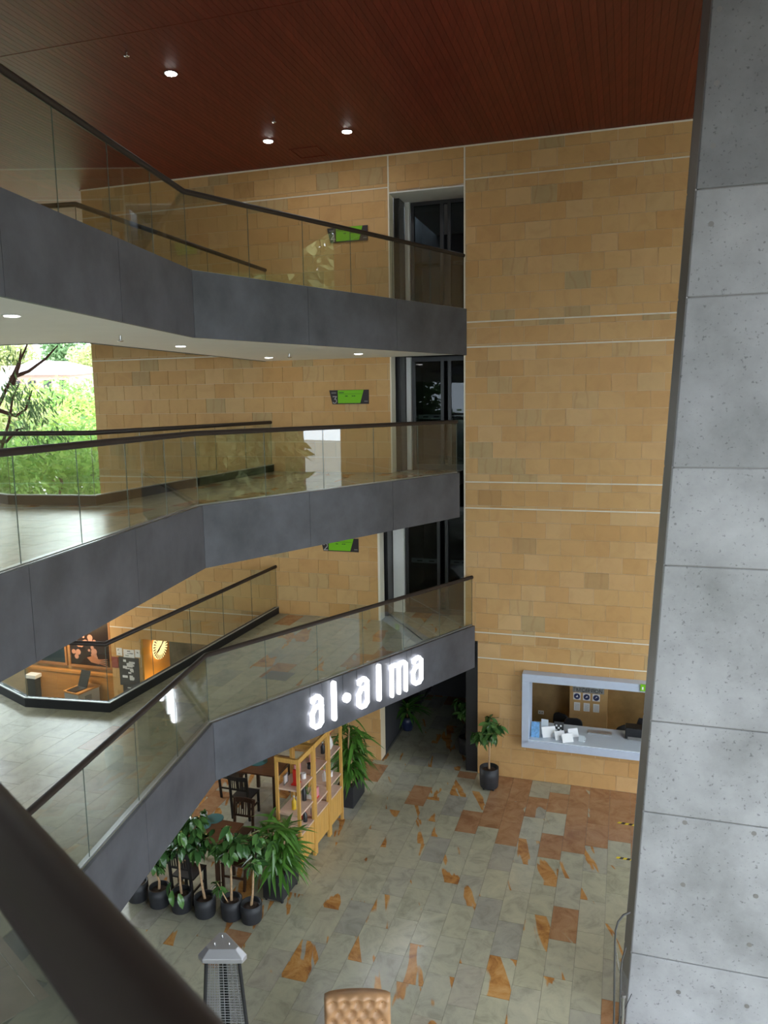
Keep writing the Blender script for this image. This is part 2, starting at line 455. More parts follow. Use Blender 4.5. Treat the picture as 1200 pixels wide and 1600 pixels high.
# ------------------------------------------------------------------ back wall of sandstone (one plane, two wings beside the glazed recess)
LV = [0.0, 3.3, 6.6, 9.9]
CEIL = 13.1
TH = 0.02
JOINTS = (12.46, 9.69, 9.19, 6.43, 5.88, 3.20, 2.64)
def wall_wing(name, rects, holes, sr, seed, JOINTS=JOINTS):
    root = structure(name)
    rr = random.Random(seed)
    body = MB()
    rs = list(rects)
    for h in holes:
        rs = [q for r in rs for q in rect_minus(r, h)]
    for s0, s1, z0, z1 in rs:
        body.box(wp(s0, z0, TH*.55), SW*(s1-s0), NW*.33, UP*(z1-z0))
    body.build('wall_core', 'mortar', root)
    pieces = []
    g = .0035
    cuts = list(holes) + [(-30, 30, zj-.013, zj+.013) for zj in JOINTS]
    row = .33; tw = .485
    for k in range(41):
        z0 = k*row; z1 = min(z0+row, CEIL)
        offs = (k % 2)*tw/2 + rr.choice((0, 0, .06, -.05))
        i0 = int((sr[0]-offs)/tw)-2
        s = i0*tw+offs
        while s < sr[1]+tw:
            w = tw
            for R in rects:
                x0, x1, y0, y1 = max(s, R[0]), min(s+w, R[1]), max(z0, R[2]), min(z1, R[3])
                if x1-x0 < .02 or y1-y0 < .02: continue
                qs = [(x0, x1, y0, y1)]
                for c in cuts: qs = [q for r in qs for q in rect_minus(r, c)]
                for a, b, c, d in qs:
                    a += g; b -= g; c += g; d -= g
                    if b-a < .015 or d-c < .015: continue
                    P = wp((a+b)/2, (c+d)/2); wgt = (b-a)*(d-c)/(P-CAM).length_squared
                    if (a+b)/2 > 4.6 or (a+b)/2 < -9.4: wgt *= .1
                    pieces.append(([(a, c), (b, c), (b, d), (a, d)], 'sandstone', wgt))
            s += tw
    emit_pieces(root, 'stone_tile', pieces, lambda s, z: wp(s, z, TH), -NW, TH, 'small_stone_tiles')
    # pale movement joints
    mb = MB()
    for zj in JOINTS:
        for R in rects:
            if R[2] < zj < R[3]:
                segs = [(R[0], R[1], zj-.011, zj+.011)]
                for h in holes: segs = [q for r in segs for q in rect_minus(r, h)]
                for a, b, c, d in segs:
                    MB().box(wp(a, zj-.011, .004), SW*(b-a), NW*.01, UP*.022).build('expansion_joint', 'white_joint', root)
    return root
REC = (1.02, 4.7, .93, 2.40)                       # reception opening
wall_r = wall_wing('wall_right', [(-.27, 7.0, 3.0, CEIL), (0.0, 7.0, 0, 3.0)], [REC], (-.3, 7.0), 3)
NICHE = (-8.47, -6.35, 0, 2.38)
wall_l = wall_wing('wall_left', [(-9.34, -1.88, 6.0, CEIL), (-9.34, -2.22, 0, 6.0)], [NICHE], (-9.4, -1.8), 5)
lint = wall_wing('wall_lintel', [(-1.86, -.29, 12.36, CEIL)], [], (-1.9, -.2), 8, ())
def trim(name, o, a, b, c, mat='white_joint'):
    x = MB().box(o, a, b, c).build(name, mat); x['kind'] = 'structure'; return x
trim('trim_1', wp(-.30, 3.05, -.006), SW*.03, NW*.30, UP*(CEIL-3.05))
trim('trim_2', wp(-1.885, 6.0, -.006), SW*.03, NW*.30, UP*(CEIL-6.0))
trim('trim_3', wp(-2.225, 3.3, -.006), SW*.05, NW*.30, UP*2.7)
trim('trim_4', wp(-9.34, CEIL-.03, -.008), SW*16.3, NW*.02, UP*.03)

# ------------------------------------------------------------------ glazed recess with doors on three floors, dark passage below
rec = structure('wall_recess')
b = MB()
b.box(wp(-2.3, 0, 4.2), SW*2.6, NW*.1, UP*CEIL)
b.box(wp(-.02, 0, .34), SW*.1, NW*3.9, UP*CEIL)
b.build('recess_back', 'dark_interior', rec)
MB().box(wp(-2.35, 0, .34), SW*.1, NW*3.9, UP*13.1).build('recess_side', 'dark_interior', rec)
MB().box(wp(-1.86, 12.335, .0), SW*1.57, NW*4.2, UP*.06).build('recess_soffit', 'white_paint', rec)
door_n = 0
def glazed_door(z0, z1, sL, sR, off, n, white_w):
    d = structure('door_%d' % n)
    fw = .07
    def bar(name, s0, s1, a, bb, mat='black_frame', o=0, dep=.09):
        return MB().box(wp(s0, a, off+o), SW*(s1-s0), NW*dep, UP*(bb-a)).build(name, mat, d)
    bar('jamb_panel', sL-.02, sL+.10, z0, z1, 'black_frame', -.45, .40)
    bar('white_post', sL+.11, sL+.11+white_w, z0, z1, 'white_paint', -.06, .12)
    s = sL+.13+white_w
    w = (sR-s)
    bar('head_frame', s, sR, z1-.10, z1)
    cuts = [s, s+w*.50, s+w*.62, sR]
    for a in (s, s+w*.48, s+w*.60, sR-fw): bar('door_stile', a, a+fw, z0, z1-.10)
    bar('bottom_rail', s, sR, z0, z0+.12)
    for a, bb in ((s+fw, s+w*.48), (s+w*.60+fw, sR-fw)):
        if bb-a < .05: continue
        bar('glass_pane', a, bb, z0+.12, z1-.10, 'dark_glass', .03, .012)
        pb = bar('push_bar', a, bb, z0+1.12, z0+1.22, 'white_paint', .25, .03)
        for q in (.3, .72):
            c = a+(bb-a)*q
            MB().box(wp(c-.06, z0+1.155, off+.235), SW*.12, NW*.016, UP*.028).build('handle', 'black_plastic', pb)
    return d
glazed_door(9.9, 12.36, -1.86, -.29, .85, 4, .10)
glazed_door(6.6, 9.08, -1.86, -.29, .85, 3, .10)
glazed_door(3.3, 5.78, -2.22, -.29, .85, 2, .26)

# ------------------------------------------------------------------ ceiling of red slats
ceil = structure('ceiling')
MB().box(wp(-12, CEIL+.03, .3), SW*24, NW*-27, UP*.25).box(wp(-16.4, CEIL+.03, 7.0), SW*7, NW*-19, UP*.25).build('ceiling_backing', 'slat_backing', ceil)  # reach behind and right of the viewer lengthened to darken the upper hall
slat_cache = {}
def slats(o0, o1, s0, s1, pitch=.1):
    ln = o0-o1
    n = int((s1-s0)/pitch)
    for i in range(n):
        s = s0+i*pitch
        if 'm%.2f' % ln not in slat_cache:
            mb = MB().box(Vector((0, 0, 0)), SW*.096, NW*-ln, UP*.022)
            me = bpy.data.meshes.new('slat'); me.from_pydata([tuple(v) for v in mb.v], [], mb.f); me.materials.append(M['red_slat']); slat_cache['m%.2f' % ln] = me
        link_mesh('slat', slat_cache['m%.2f' % ln], Matrix.Translation(wp(s, CEIL, o0)), ceil)
slats(0.0, -6.03, -9.6, 4.6)
slats(-6.09, -12.2, -9.0, 5.0)
mb = MB()
for i in range(24): mb.box(wp(-12+i*.1, CEIL, 0), SW*.096, NW*-12, UP*.022)
for i in range(70): mb.box(wp(5.0+i*.1, CEIL, 0), SW*.096, NW*-12, UP*.022)
for i in range(240): mb.box(wp(-12+i*.1, CEIL, -12.26), SW*.096, NW*-14.4, UP*.022)  # unseen rows behind the viewer, carried on to cut high sky light
for i in range(70): mb.box(wp(-16.4+i*.1, CEIL, 7), SW*.096, NW*-7.0, UP*.022)
for i in range(44): mb.box(wp(-16.4+i*.1, CEIL, 0), SW*.096, NW*-12, UP*.022)
o = mb.build('outer_slats', 'red_slat', ceil); o['kind'] = 'stuff'
for off in (-6.06, -12.23): MB().box(wp(-12, CEIL-.004, off-.03), SW*24, NW*.06, UP*.02).build('joint_strip', 'red_slat', ceil)

# upper wall of the right side, then walls added to hold back light
MB().box((11.5, -14, 12.3), (.4, 0, 0), (0, 27.0, 0), UP*1.0).build('wall_east', 'reception_stone')['kind'] = 'structure'
MB().box((-12, -10.5, 9.0), (23.4, 0, 0), (0, .4, 0), UP*4.3).build('wall_south_sky_block', 'reception_stone')['kind'] = 'structure'  # added behind the viewer to keep light off the upper hall
MB().box((-13.0, -5, 10.3), (.3, 0, 0), (0, 32, 0), UP*3.0).build('wall_west_upper_sky_block', 'reception_stone')['kind'] = 'structure'  # added lintel, holds sky light back from ceiling and upper wall
MB().box((-13.5, -5, 0), (.2, 0, 0), (0, 27.0, 0), UP*2.9).build('wall_west_sky_block', 'dark_interior')['kind'] = 'structure'  # added to shut out side light and darken the cafe floor
# ------------------------------------------------------------------ floor slabs
K = (-2.66, 11.02)
B0 = (wp(-4.76, 0).x, wp(-4.76, 0).y); B1 = (-4.45, 11.72); B2 = (-5.8, 11.98); B3 = (-7.7, 13.6)
FRONT = {1: [(1.87, 15.93), K, (-3.3, 6.4), (-1.5, 4.467), (1.6, 1.144)],
         2: [(1.53, 15.74), (-2.66, 11.02), (-3.3, 6.9), (-3.72, 4.37), (2.4, -2.19)],
         3: [(1.70, 15.98), (-2.66, 11.05), (-3.29, 6.85), (-3.72, 4.37), (2.4, -2.19)]}
def wxy(s, off=0): p = wp(s, 0, off); return (p.x, p.y)
def slab_polys(k):
    A, Kk, Mm, Nn, Ee = FRONT[k]
    send = {1: -.10, 2: -.45, 3: -.30}[k]
    q1 = [A, Kk, B1, B0, wxy(send)]
    q2 = [Mm, Kk, B1, B2, (-8.6, 12.57), (-8.6, Mm[1])]
    q3 = [B2, B3, (-8.6, 14.37), (-8.6, 12.57)]
    if k == 1: q4 = [[Mm, Nn, Ee, (1.6, -5), (-8.6, -5), (-8.6, Mm[1])]]
    else: q4 = [[Mm, Nn, (-8.6, Nn[1]), (-8.6, Mm[1])], [Nn, Ee, (2.4, -5), (-8.6, -5), (-8.6, Nn[1])]]
    q5 = [wxy(-1.86 if k > 1 else -2.22, 0), wxy(send-.05, 0), wxy(send-.05, 4.2), wxy(-2.22, 4.2)]
    return [q1, q2, q3] + q4 + [q5]
def offset_line(pts, d):                           # mitred parallel polyline, d to the right of travel
    out = []
    for i, p in enumerate(pts):
        ns = []
        for a, b in ((i-1, i), (i, i+1)):
            if a < 0 or b >= len(pts): continue
            dx, dy = pts[b][0]-pts[a][0], pts[b][1]-pts[a][1]; l = math.hypot(dx, dy); ns.append((dy/l, -dx/l))
        if len(ns) == 1: n = ns[0]; k = 1
        else:
            n = (ns[0][0]+ns[1][0], ns[0][1]+ns[1][1]); l = math.hypot(*n); n = (n[0]/l, n[1]/l); k = 1/max(.3, n[0]*ns[0][0]+n[1]*ns[0][1])
        out.append((p[0]+n[0]*d*k, p[1]+n[1]*d*k))
    return out
def lerp2(a, b, t): return (a[0]+(b[0]-a[0])*t, a[1]+(b[1]-a[1])*t)
def strip_panels(pts, d_in, d_out, z0, z1, maxlen, gap, name, mat, parent, segs=None):
    inn = offset_line(pts, d_in); out = offset_line(pts, d_out)
    for i in range(len(pts)-1):
        ln = math.hypot(pts[i+1][0]-pts[i][0], pts[i+1][1]-pts[i][1]); n = max(1, round(ln/maxlen)); e = gap/ln/2
        for j in range(n):
            t0 = j/n + (e if j else 0); t1 = (j+1)/n - (e if j < n-1 else 0)
            if i > 0 and j == 0: t0 += e
            if i < len(pts)-2 and j == n-1: t1 -= e
            MB().prism([lerp2(inn[i], inn[i+1], t0), lerp2(inn[i], inn[i+1], t1), lerp2(out[i], out[i+1], t1), lerp2(out[i], out[i+1], t0)], z0, z1).build(name, mat, parent)
BAND = .85
floor_names = {1: 'floor_second', 2: 'floor_third', 3: 'floor_fourth'}
TW, TL = .40, .80
def floor_tiles(root, polys, z, keep, rustfn, limit, thick=.012, name='floor_tile', inset=.0):
    pieces = []
    hp_all = [halfplanes(p, inset) for p in polys]
    xs = [p for poly in polys for p in poly]
    ss = [(Vector((x, y, 0))-W0).dot(SW) for x, y in xs]; ns = [(Vector((x, y, 0))-W0).dot(NW) for x, y in xs]
    for i in range(int(min(ss)/TW)-1, int(max(ss)/TW)+2):
        off = .8*((i*.37) % 1)
        for j in range(int(min(ns)/TL)-2, int(max(ns)/TL)+2):
            s0, n0 = i*TW+.002, j*TL+off+.002
            c = [wp(s0, 0, n0), wp(s0+TW-.004, 0, n0), wp(s0+TW-.004, 0, n0+TL-.004), wp(s0, 0, n0+TL-.004)]
            cen = (c[0]+c[2])/2
            if not keep(cen): continue
            base = [(p.x, p.y) for p in c]
            mat = 'slate_rust' if rustfn(cen, s0, n0) else ('slate_plain' if z > 1 and cen.x < -2.2 else 'slate')
            for hp in hp_all:
                q = clip(base, hp)
                if q and area(q) > .002:
                    pieces.append((q, mat, area(q)/((cen+Vector((0, 0, z))-CAM).length_squared)*(1 if (cen.y > 5 and cen.x > -7.5) else .05)))
    emit_pieces(root, name, pieces, lambda x, y: Vector((x, y, z-thick)), UP, thick, 'outer_'+name+'s', limit)
def in_tri_region(c): return True
for k in (1, 2, 3):
    z = LV[k]
    root = structure(floor_names[k])
    polys = slab_polys(k)
    core = MB()
    for p in polys[:-1]: core.prism(p, z-BAND+.03, z-.012)
    core.build('slab_core', 'slab_grout', root)
    MB().prism(polys[-1], z-.3, z-.012).build('recess_slab', 'slab_grout', root)
    so = MB()
    for p in polys[:-1]: so.prism(p, z-BAND, z-BAND+.03)
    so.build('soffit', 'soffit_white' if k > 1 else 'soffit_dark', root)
    strip_panels(FRONT[k], 0.0, -.045, z-BAND-.02, z+.05, 2.45, .008, 'fascia_panel', 'fascia_grey', root)
    back = [B0, B1, B2, B3]
    strip_panels(back, 0, .03, z-BAND-.01, z, 3.0, .006, 'back_fascia_panel', 'fascia_grey', root)
    rr = random.Random(40+k)
    if k == 1:
        bz = [atz(77, 1556, 3.3), atz(12, 1476, 3.3)]
        e1 = (bz[1]-bz[0]).normalized(); e2 = Vector((-e1.y, e1.x, 0))
        if e2.y > 0: e2 = -e2
        def brown(c): v = c-Vector((bz[0].x, bz[0].y, 0)); return v.dot(e1) > -.0 and v.dot(e2) > 0
        floor_tiles(root, polys, z, lambda c: not brown(c) and c.y > 4.2 and c.x > -9, lambda c, s, n: rr.random() < (.03 if c.x < -2.2 else .12), 240)
        bt = []
        for i in range(0, 9):
            for j in range(0, 9):
                p0 = Vector((bz[0].x, bz[0].y, 0)) + e1*(i*.62+.10*0) + e2*(j*.62+.09)
                q = [p0, p0+e1*.612, p0+e1*.612+e2*.612, p0+e2*.612]
                bt.append(([(v.x, v.y) for v in q], 'brown_tile', 1.0))
        ed = [Vector((bz[0].x, bz[0].y, 0))+e1*a for a in (0, 5.5)]
        bt.append(([(ed[0].x, ed[0].y), (ed[1].x, ed[1].y), ((ed[1]+e2*.08).x, (ed[1]+e2*.08).y), ((ed[0]+e2*.08).x, (ed[0]+e2*.08).y)], 'brown_tile', 2.0))
        emit_pieces(root, 'brown_floor_tile', bt, lambda x, y: Vector((x, y, z-.012)), UP, .013, 'brown_tiles')
        big = [ed[0], ed[1], ed[1]+e2*5.7, ed[0]+e2*5.7]
        MB().prism([(v.x, v.y) for v in big], z-.0119, z-.004).build('tile_bed', 'grout_light', root)
    else:
        floor_tiles(root, polys, z, lambda c: c.y > 4 and c.x > -9, lambda c, s, n: rr.random() < .05, 200)
MB().box(atz(660, 1000, 3.305)+Vector((-.02, 0, -.004)), Vector((.035, 0, 0)), atz(600, 953, 3.305)-atz(660, 1000, 3.305), UP*.008).build('threshold_strip', 'chrome', None)['kind'] = 'structure'
bpy.data.objects['threshold_strip'].name = 'trim_5'
h = MB().box(atz(408, 1060, 3.3), Vector((.45, -.15, 0)), Vector((.12, .38, 0)), UP*.006).build('floor_hatch', 'metal_grey')
tag(h, 'square grey floor hatch set in the second-floor paving above the glowing letters', 'hatch')

# ------------------------------------------------------------------ glass balustrades
def balustrade(name, pts, z, rail_z, label, group, kerb, panel=1.18, inward=.0, rail_ext=0.0):
    loc = Vector((pts[0][0], pts[0][1], z))
    t = thing(name, loc, label, 'balustrade', group)
    zb = z+(.16 if kerb else .05)
    if kerb:
        strip_panels(pts, -.05, .05, z, z+.15, 50, 0, 'kerb', 'kerb_black', t)
        strip_panels(pts, -.055, -.03, z+.15, z+.165, 50, 0, 'kerb_cap', 'kerb_metal', t)
    else:
        strip_panels(pts, -.012, .05, z+.05, z+.065, 50, 0, 'clamp_strip', 'kerb_metal', t)
    strip_panels(pts, -.006, .006, zb, rail_z-.02, panel, .012, 'glass_panel', 'glass', t)
    for i in range(len(pts)-1):
        ln = math.hypot(pts[i+1][0]-pts[i][0], pts[i+1][1]-pts[i][1]); nn = max(1, round(ln/panel))
        for j in range(nn + (1 if i == len(pts)-2 else 0)):
            q = lerp2(pts[i], pts[i+1], j/nn); MB().cbox((q[0], q[1], zb), .007, .007, rail_z-.03-zb, math.atan2(pts[i+1][1]-pts[i][1], pts[i+1][0]-pts[i][0])).build('glass_seam', 'glass_edge', t)
    rp = [Vector((p[0], p[1], rail_z)) for p in pts]
    MB().tube(rp, .038, 14).build('handrail', 'rail_brown', t)
    return t
def ins(pts, d): return offset_line(pts, d)
balustrade('balustrade', ins(FRONT[1], .03), LV[1], 4.40, 'glass balustrade with brown handrail along the second-floor edge, above the glowing letters', 'front balustrades', False)
balustrade('balustrade', ins(FRONT[2], .03)[:4], LV[2], 7.69, 'glass balustrade with brown handrail along the third-floor edge, between the two grey bands', 'front balustrades', False)
balustrade('balustrade', ins(FRONT[2], .03)[3:], LV[2], 7.58, 'near brown handrail running across the lower-left corner, closest to the viewer', 'front balustrades', False)
balustrade('balustrade', ins(FRONT[3], .03), LV[3], 11.0, 'glass balustrade with dark handrail on the fourth-floor edge, just under the red ceiling', 'front balustrades', False)
for k, lab in ((1, 'rear glass balustrade on black kerb around the second-floor opening over the cafe counter'), (2, 'rear glass balustrade on black kerb of the third floor, in front of the green trees'), (3, 'rear glass balustrade of the fourth floor, mostly hidden behind the top band')):
    balustrade('rear_balustrade', ins([B0, B1, B2, B3, (-8.55, 14.33)], -.06), LV[k], (4.40, 7.70, 11.0)[k-1], lab, 'rear balustrades', True, 1.25)

# ------------------------------------------------------------------ ground floor
gf = structure('floor')
MB().prism([(-16, -12), (16, -12), (16, 26), (-16, 26)], -.35, -.012).build('floor_bed', 'slab_grout', gf)
rr = random.Random(11)
def rustg(c, s, n):
    if n > -2.7 and n < 0.0 and s > -.9+(-n)*.35 and s < 5 and not (1.2 < s < 1.7 and n < -1.6): return rr.random() < (.85 if s > 1.2 else .55)
    return rr.random() < .05
gpoly = [(-9.5, 7.0), (6.5, 7.0), (6.5, 16), (1.9, 21), (-12.5, 26), (-12.5, 16)]
def gkeep(c):
    return True
floor_tiles(gf, [[(-6, 7.6), (5.8, 7.6), (6.0, 14.4), wxy(3.9, -.002), wxy(-8.6, -.002), (-6.5, 12)]], 0.0, gkeep, rustg, 295)
mb = MB()
floor2 = structure('floor_outer')
floor_tiles(floor2, [[wxy(-2.2, 0), wxy(0, 0), wxy(0, 4.2), wxy(-2.2, 4.2)]], 0.0, lambda c: True, lambda c, s, n: rr.random() < .18, 60)
MB().prism([(-13, -6), (14, -6), (14, 7.55), (-13, 7.55)], -.0119, -.003).build('lobby_paving', 'slate', floor2)

# ------------------------------------------------------------------ leaning concrete pillar at the right
def pillar():
    t = thing('pillar', (3.9, 9.2, 0), 'leaning grey concrete pillar with casting joints filling the right edge', 'pillar')
    C0 = Vector((3.45, 9.2, 0))
    lean = .0448; z0j = [-.30, .80, 2.82, 4.05, 6.06, 7.26, 9.24, 10.43, 13.3]
    def P(s, z, off): return CAM + (C0 + SW*(s + .03 + lean*(z-7.4)) + NW*off + UP*z - CAM)*.962
    side = Vector((-.02, .17, 0))
    for i in range(len(z0j)-1):
        a, bb = z0j[i]+.006, z0j[i+1]-.006
        q = []
        for z in (a, bb):
            f0 = P(0, z, 0); f1 = P(2.6, z, 0); q += [f0, f1, f1+NW*.55, f0+side*1.3]
        MB().add(q, [(3, 2, 1, 0), (4, 5, 6, 7), (0, 1, 5, 4), (1, 2, 6, 5), (2, 3, 7, 6), (3, 0, 4, 7)]).build('concrete_lift', 'concrete_stained' if i == len(z0j)-2 else ('concrete_grey' if i >= len(z0j)-4 else 'concrete'), t, .012)
    q = []
    for z in (z0j[0], z0j[-1]):
        f0 = P(.02, z, .02); f1 = P(2.55, z, .02); q += [f0, f1, f1+NW*.5, f0+side*1.2]
    MB().add(q, [(3, 2, 1, 0), (4, 5, 6, 7), (0, 1, 5, 4), (1, 2, 6, 5), (2, 3, 7, 6), (3, 0, 4, 7)]).build('concrete_core', 'metal_grey', t)
    q = []
    for z in (.4, z0j[-1]):
        f0 = P(-.012, z, .015); q += [f0, f0+Vector((.02, 0, 0)), f0+side*1.0+Vector((.03, 0, 0)), f0+side*1.0]
    MB().add(q, [(3, 2, 1, 0), (4, 5, 6, 7), (0, 1, 5, 4), (1, 2, 6, 5), (2, 3, 7, 6), (3, 0, 4, 7)]).build('edge_plate', 'metal_grey', t)
    # tie holes
    for (px, py) in [(1124, 14), (1120, 130), (1114, 228), (1111, 350), (1070, 1285), (1067, 1382), (1181, 1400), (1171, 1476), (1060, 1550), (1167, 1572), (1178, 1302)]:
        d = ray(px, py); tt = (C0-CAM).dot(NW)/d.dot(NW); c = CAM+d*tt*.962 - NW*.004
        mb = MB(); n = 12; vs = []
        for rr_ in (.030, .020):
            for j in range(n):
                a = 2*math.pi*j/n; vs.append(c + SW*math.cos(a)*rr_ + UP*math.sin(a)*rr_)
        mb.add(vs, [(j, (j+1) % n, n+(j+1) % n, n+j) for j in range(n)]); mb.slab(vs[n:], NW*.001)
        mb.build('tie_hole', 'metal_grey', t)
pillar()

# bent tube barrier and post at the pillar's foot
def barrier():
    base = atz(957, 1600, .35)
    t = thing('tube_barrier', (base.x, base.y, 0), 'dark bent steel tube barrier standing at the foot of the concrete pillar', 'barrier')
    Y = base.y + .02
    def q(px, py): return aty(px, py, Y)
    arc = [q(985, 1425), q(974, 1430), q(966, 1440), q(962, 1453), q(961, 1470), q(960, 1530), q(959.5, 1584)]
    foot = arc[-1].copy(); foot.z = 0
    MB().tube(arc+[foot], .013, 8).build('bent_tube', 'steel_tube', t)
    a2 = [q(978, 1480), q(972, 1500), q(970, 1515), q(969, 1560)]; f2 = a2[-1].copy(); f2.z = 0
    MB().tube(a2+[f2], .011, 8).build('inner_tube', 'steel_tube', t)
    MB().tube([q(961, 1476), q(968, 1520)], .008, 6).build('brace', 'chrome', t)
    p = q(974, 1556); f3 = p.copy(); f3.z = 0
    MB().tube([f3, p], .02, 10).build('post', 'chrome', t); MB().tube([p+UP*-.01, p+UP*.03], .034, 12).build('post_cap', 'metal_grey', t)
    MB().tube([q(987, 1553), q(976, 1577), q(965, 1600)], .005, 6).build('cable', 'black_plastic', t)
    MB().cbox((base.x+.06, base.y+.02, 0), .5, .25, .02).build('base_plate', 'metal_grey', t)
barrier()

# ------------------------------------------------------------------ illuminated letters on the second-floor band
KA = Vector((FRONT[1][0][0]-K[0], FRONT[1][0][1]-K[1], 0)).normalized(); KN = Vector((KA.y, -KA.x, 0))
def bp_(t, z, o): return Vector((K[0], K[1], 0)) + KA*t + KN*o + UP*z
def stroke(mb, pts, w, o0, o1, closed=False):
    # flat ribbon with round ends along 2-D points (t,z), extruded from o0 to o1
    for i in range(len(pts)-1):
        a, b = Vector((*pts[i], 0)), Vector((*pts[i+1], 0)); d = (b-a).normalized(); n = Vector((-d.y, d.x, 0))*w/2
        poly = []
        base = math.atan2(n.y, n.x)
        for j in range(9): th = base + math.pi*j/8; poly.append(a + Vector((math.cos(th), math.sin(th), 0))*w/2)
        for j in range(9): th = base + math.pi + math.pi*j/8; poly.append(b + Vector((math.cos(th), math.sin(th), 0))*w/2)
        mb.slab([bp_(p.x, p.y, o0) for p in poly], KN*(o1-o0))
def letter(kind, t0, t1, z0, z1, nm):
    o = bp_((t0+t1)/2, z0, .06); w = .068
    t = thing('sign_letter', o, nm, 'letter', 'glowing letters on the grey band')
    mb = MB(); a, b2 = t0+w/2, t1-w/2; lo, hi = z0+w/2, z1-w/2
    if kind == 'l': c = (t0+t1)/2; stroke(mb, [(c, lo), (c, hi)], .09, .07, .12)
    elif kind == '.':
        c = ((t0+t1)/2, (z0+z1)/2); r = .085
        mb.slab([bp_(c[0]+r*math.cos(x*math.pi/10), c[1]+r*math.sin(x*math.pi/10), .07) for x in range(20)], KN*.05)
    elif kind == 'a':
        h_ = z1-z0
        stroke(mb, [(a+.02, hi-.07), (a+.03, hi-.02), (b2-.07, hi), (b2, hi-.07), (b2, lo+.06), (b2-.06, lo+.005), (a+.06, lo+.005), (a, lo+.06), (a, z0+h_*.48), (a+.07, z0+h_*.64), (b2, z0+h_*.64)], w, .07, .12)
    elif kind == 'm':
        c = (a+b2)/2
        for x in (a, c, b2): stroke(mb, [(x, lo), (x, hi-.05)], w, .07, .12)
        stroke(mb, [(a, hi-.05), (a, hi), (c-.06, hi), (c, hi-.05), (c+.05, hi), (b2-.05, hi), (b2, hi-.05)], w, .07, .12)
    f = mb.build('lit_face', 'sign_letter', t)
    for tt in ((t0+t1)/2,):
        MB().box(bp_(tt-.015, (z0+z1)/2-.015, -.0), KA*.03, KN*.075, UP*.03).build('standoff', 'chrome', t)
    MB().tube([bp_(t0+.04, z1-.03, .055), bp_(t0+.04, 3.36, .055)], .004, 6).build('cable', 'black_plastic', t)
for a in (('a', 1.92, 2.20, 2.60, 3.20, 'first glowing white letter a of the sign, leftmost on the grey band'), ('l', 2.40, 2.53, 2.62, 3.32, 'tall glowing white letter l, second from the left on the band'),
          ('.', 2.69, 2.86, 2.85, 3.02, 'round glowing dot between the two words of the sign'), ('a', 3.04, 3.33, 2.61, 3.20, 'glowing white letter a just right of the round dot'),
          ('l', 3.54, 3.68, 2.63, 3.32, 'tall glowing white letter l just left of the m'), ('m', 3.93, 4.40, 2.58, 3.22, 'wide glowing white letter m of the sign'),
          ('a', 4.55, 4.86, 2.62, 3.20, 'last glowing white letter a, rightmost on the grey band')):
    letter(*a)

# ------------------------------------------------------------------ level signs on the stone wall
SEG = {'2': [[(0, .8), (.12, 1), (.45, 1), (.55, .8), (.5, .55), (0, 0), (.58, 0)]],
       '3': [[(0, 1), (.55, 1), (.25, .6), (.5, .52), (.55, .25), (.4, .02), (.1, 0), (0, .12)]],
       '4': [[(.45, 0), (.45, 1), (0, .3), (.6, .3)]]}
def level_sign(digit, s0, z0, floorword):
    t = thing('level_sign', wp(s0, z0, -.03), 'green and black level sign with numeral %s on the %s-floor stone wall' % (digit, floorword), 'sign', 'level signs')
    W_, H = .90, .30
    def q(u, v, o): return wp(s0+u, z0+v, o)
    bkg = MB().slab([q(.07, 0, -.012), q(W_, 0, -.012), q(W_, H, -.012), q(0, H, -.012)], NW*-.02).build('backing', 'sign_dark', t)
    grn = MB().slab([q(.20, .02, -.032), q(.71, .02, -.032), q(.79, H-.004, -.032), q(.20, H-.004, -.032)], NW*-.006).build('green_panel', 'sign_green', t)
    mb = MB()
    for st in SEG[digit]:
        for i in range(len(st)-1):
            a = Vector((st[i][0]*.15+.085, st[i][1]*.14+.025, 0)); c = Vector((st[i+1][0]*.15+.085, st[i+1][1]*.14+.025, 0)); d = (c-a).normalized(); n = Vector((-d.y, d.x, 0))*.009
            mb.slab([q((a+n-d*.007).x, (a+n-d*.007).y, -.032), q((a-n-d*.007).x, (a-n-d*.007).y, -.032), q((c-n+d*.007).x, (c-n+d*.007).y, -.032), q((c+n+d*.007).x, (c+n+d*.007).y, -.032)], NW*-.004)
    mb.build('numeral', 'sign_print', bkg)
    mb = MB()
    for u, v, w, h_ in ((.05, .23, .11, .025), (.80, .045, .08, .02)): mb.slab([q(u, v, -.032), q(u+w, v, -.032), q(u+w, v+h_, -.032), q(u, v+h_, -.032)], NW*-.003)
    tag(mb.build('small_print', 'metal_grey', bkg), kind='stuff')
    mb = MB()
    for u, v, w, h_ in ((.22, .235, .12, .022), (.22, .215, .53, .006), (.37, .16, .055, .022), (.52, .16, .03, .022), (.56, .16, .04, .022)): mb.slab([q(u, v, -.038), q(u+w, v, -.038), q(u+w, v+h_, -.038), q(u, v+h_, -.038)], NW*-.003)
    tag(mb.build('dark_print', 'sign_ink', grn), kind='stuff')
level_sign('4', -3.22, 11.45, 'fourth'); level_sign('3', -3.26, 8.08, 'third'); level_sign('2', -3.56, 4.83, 'second')

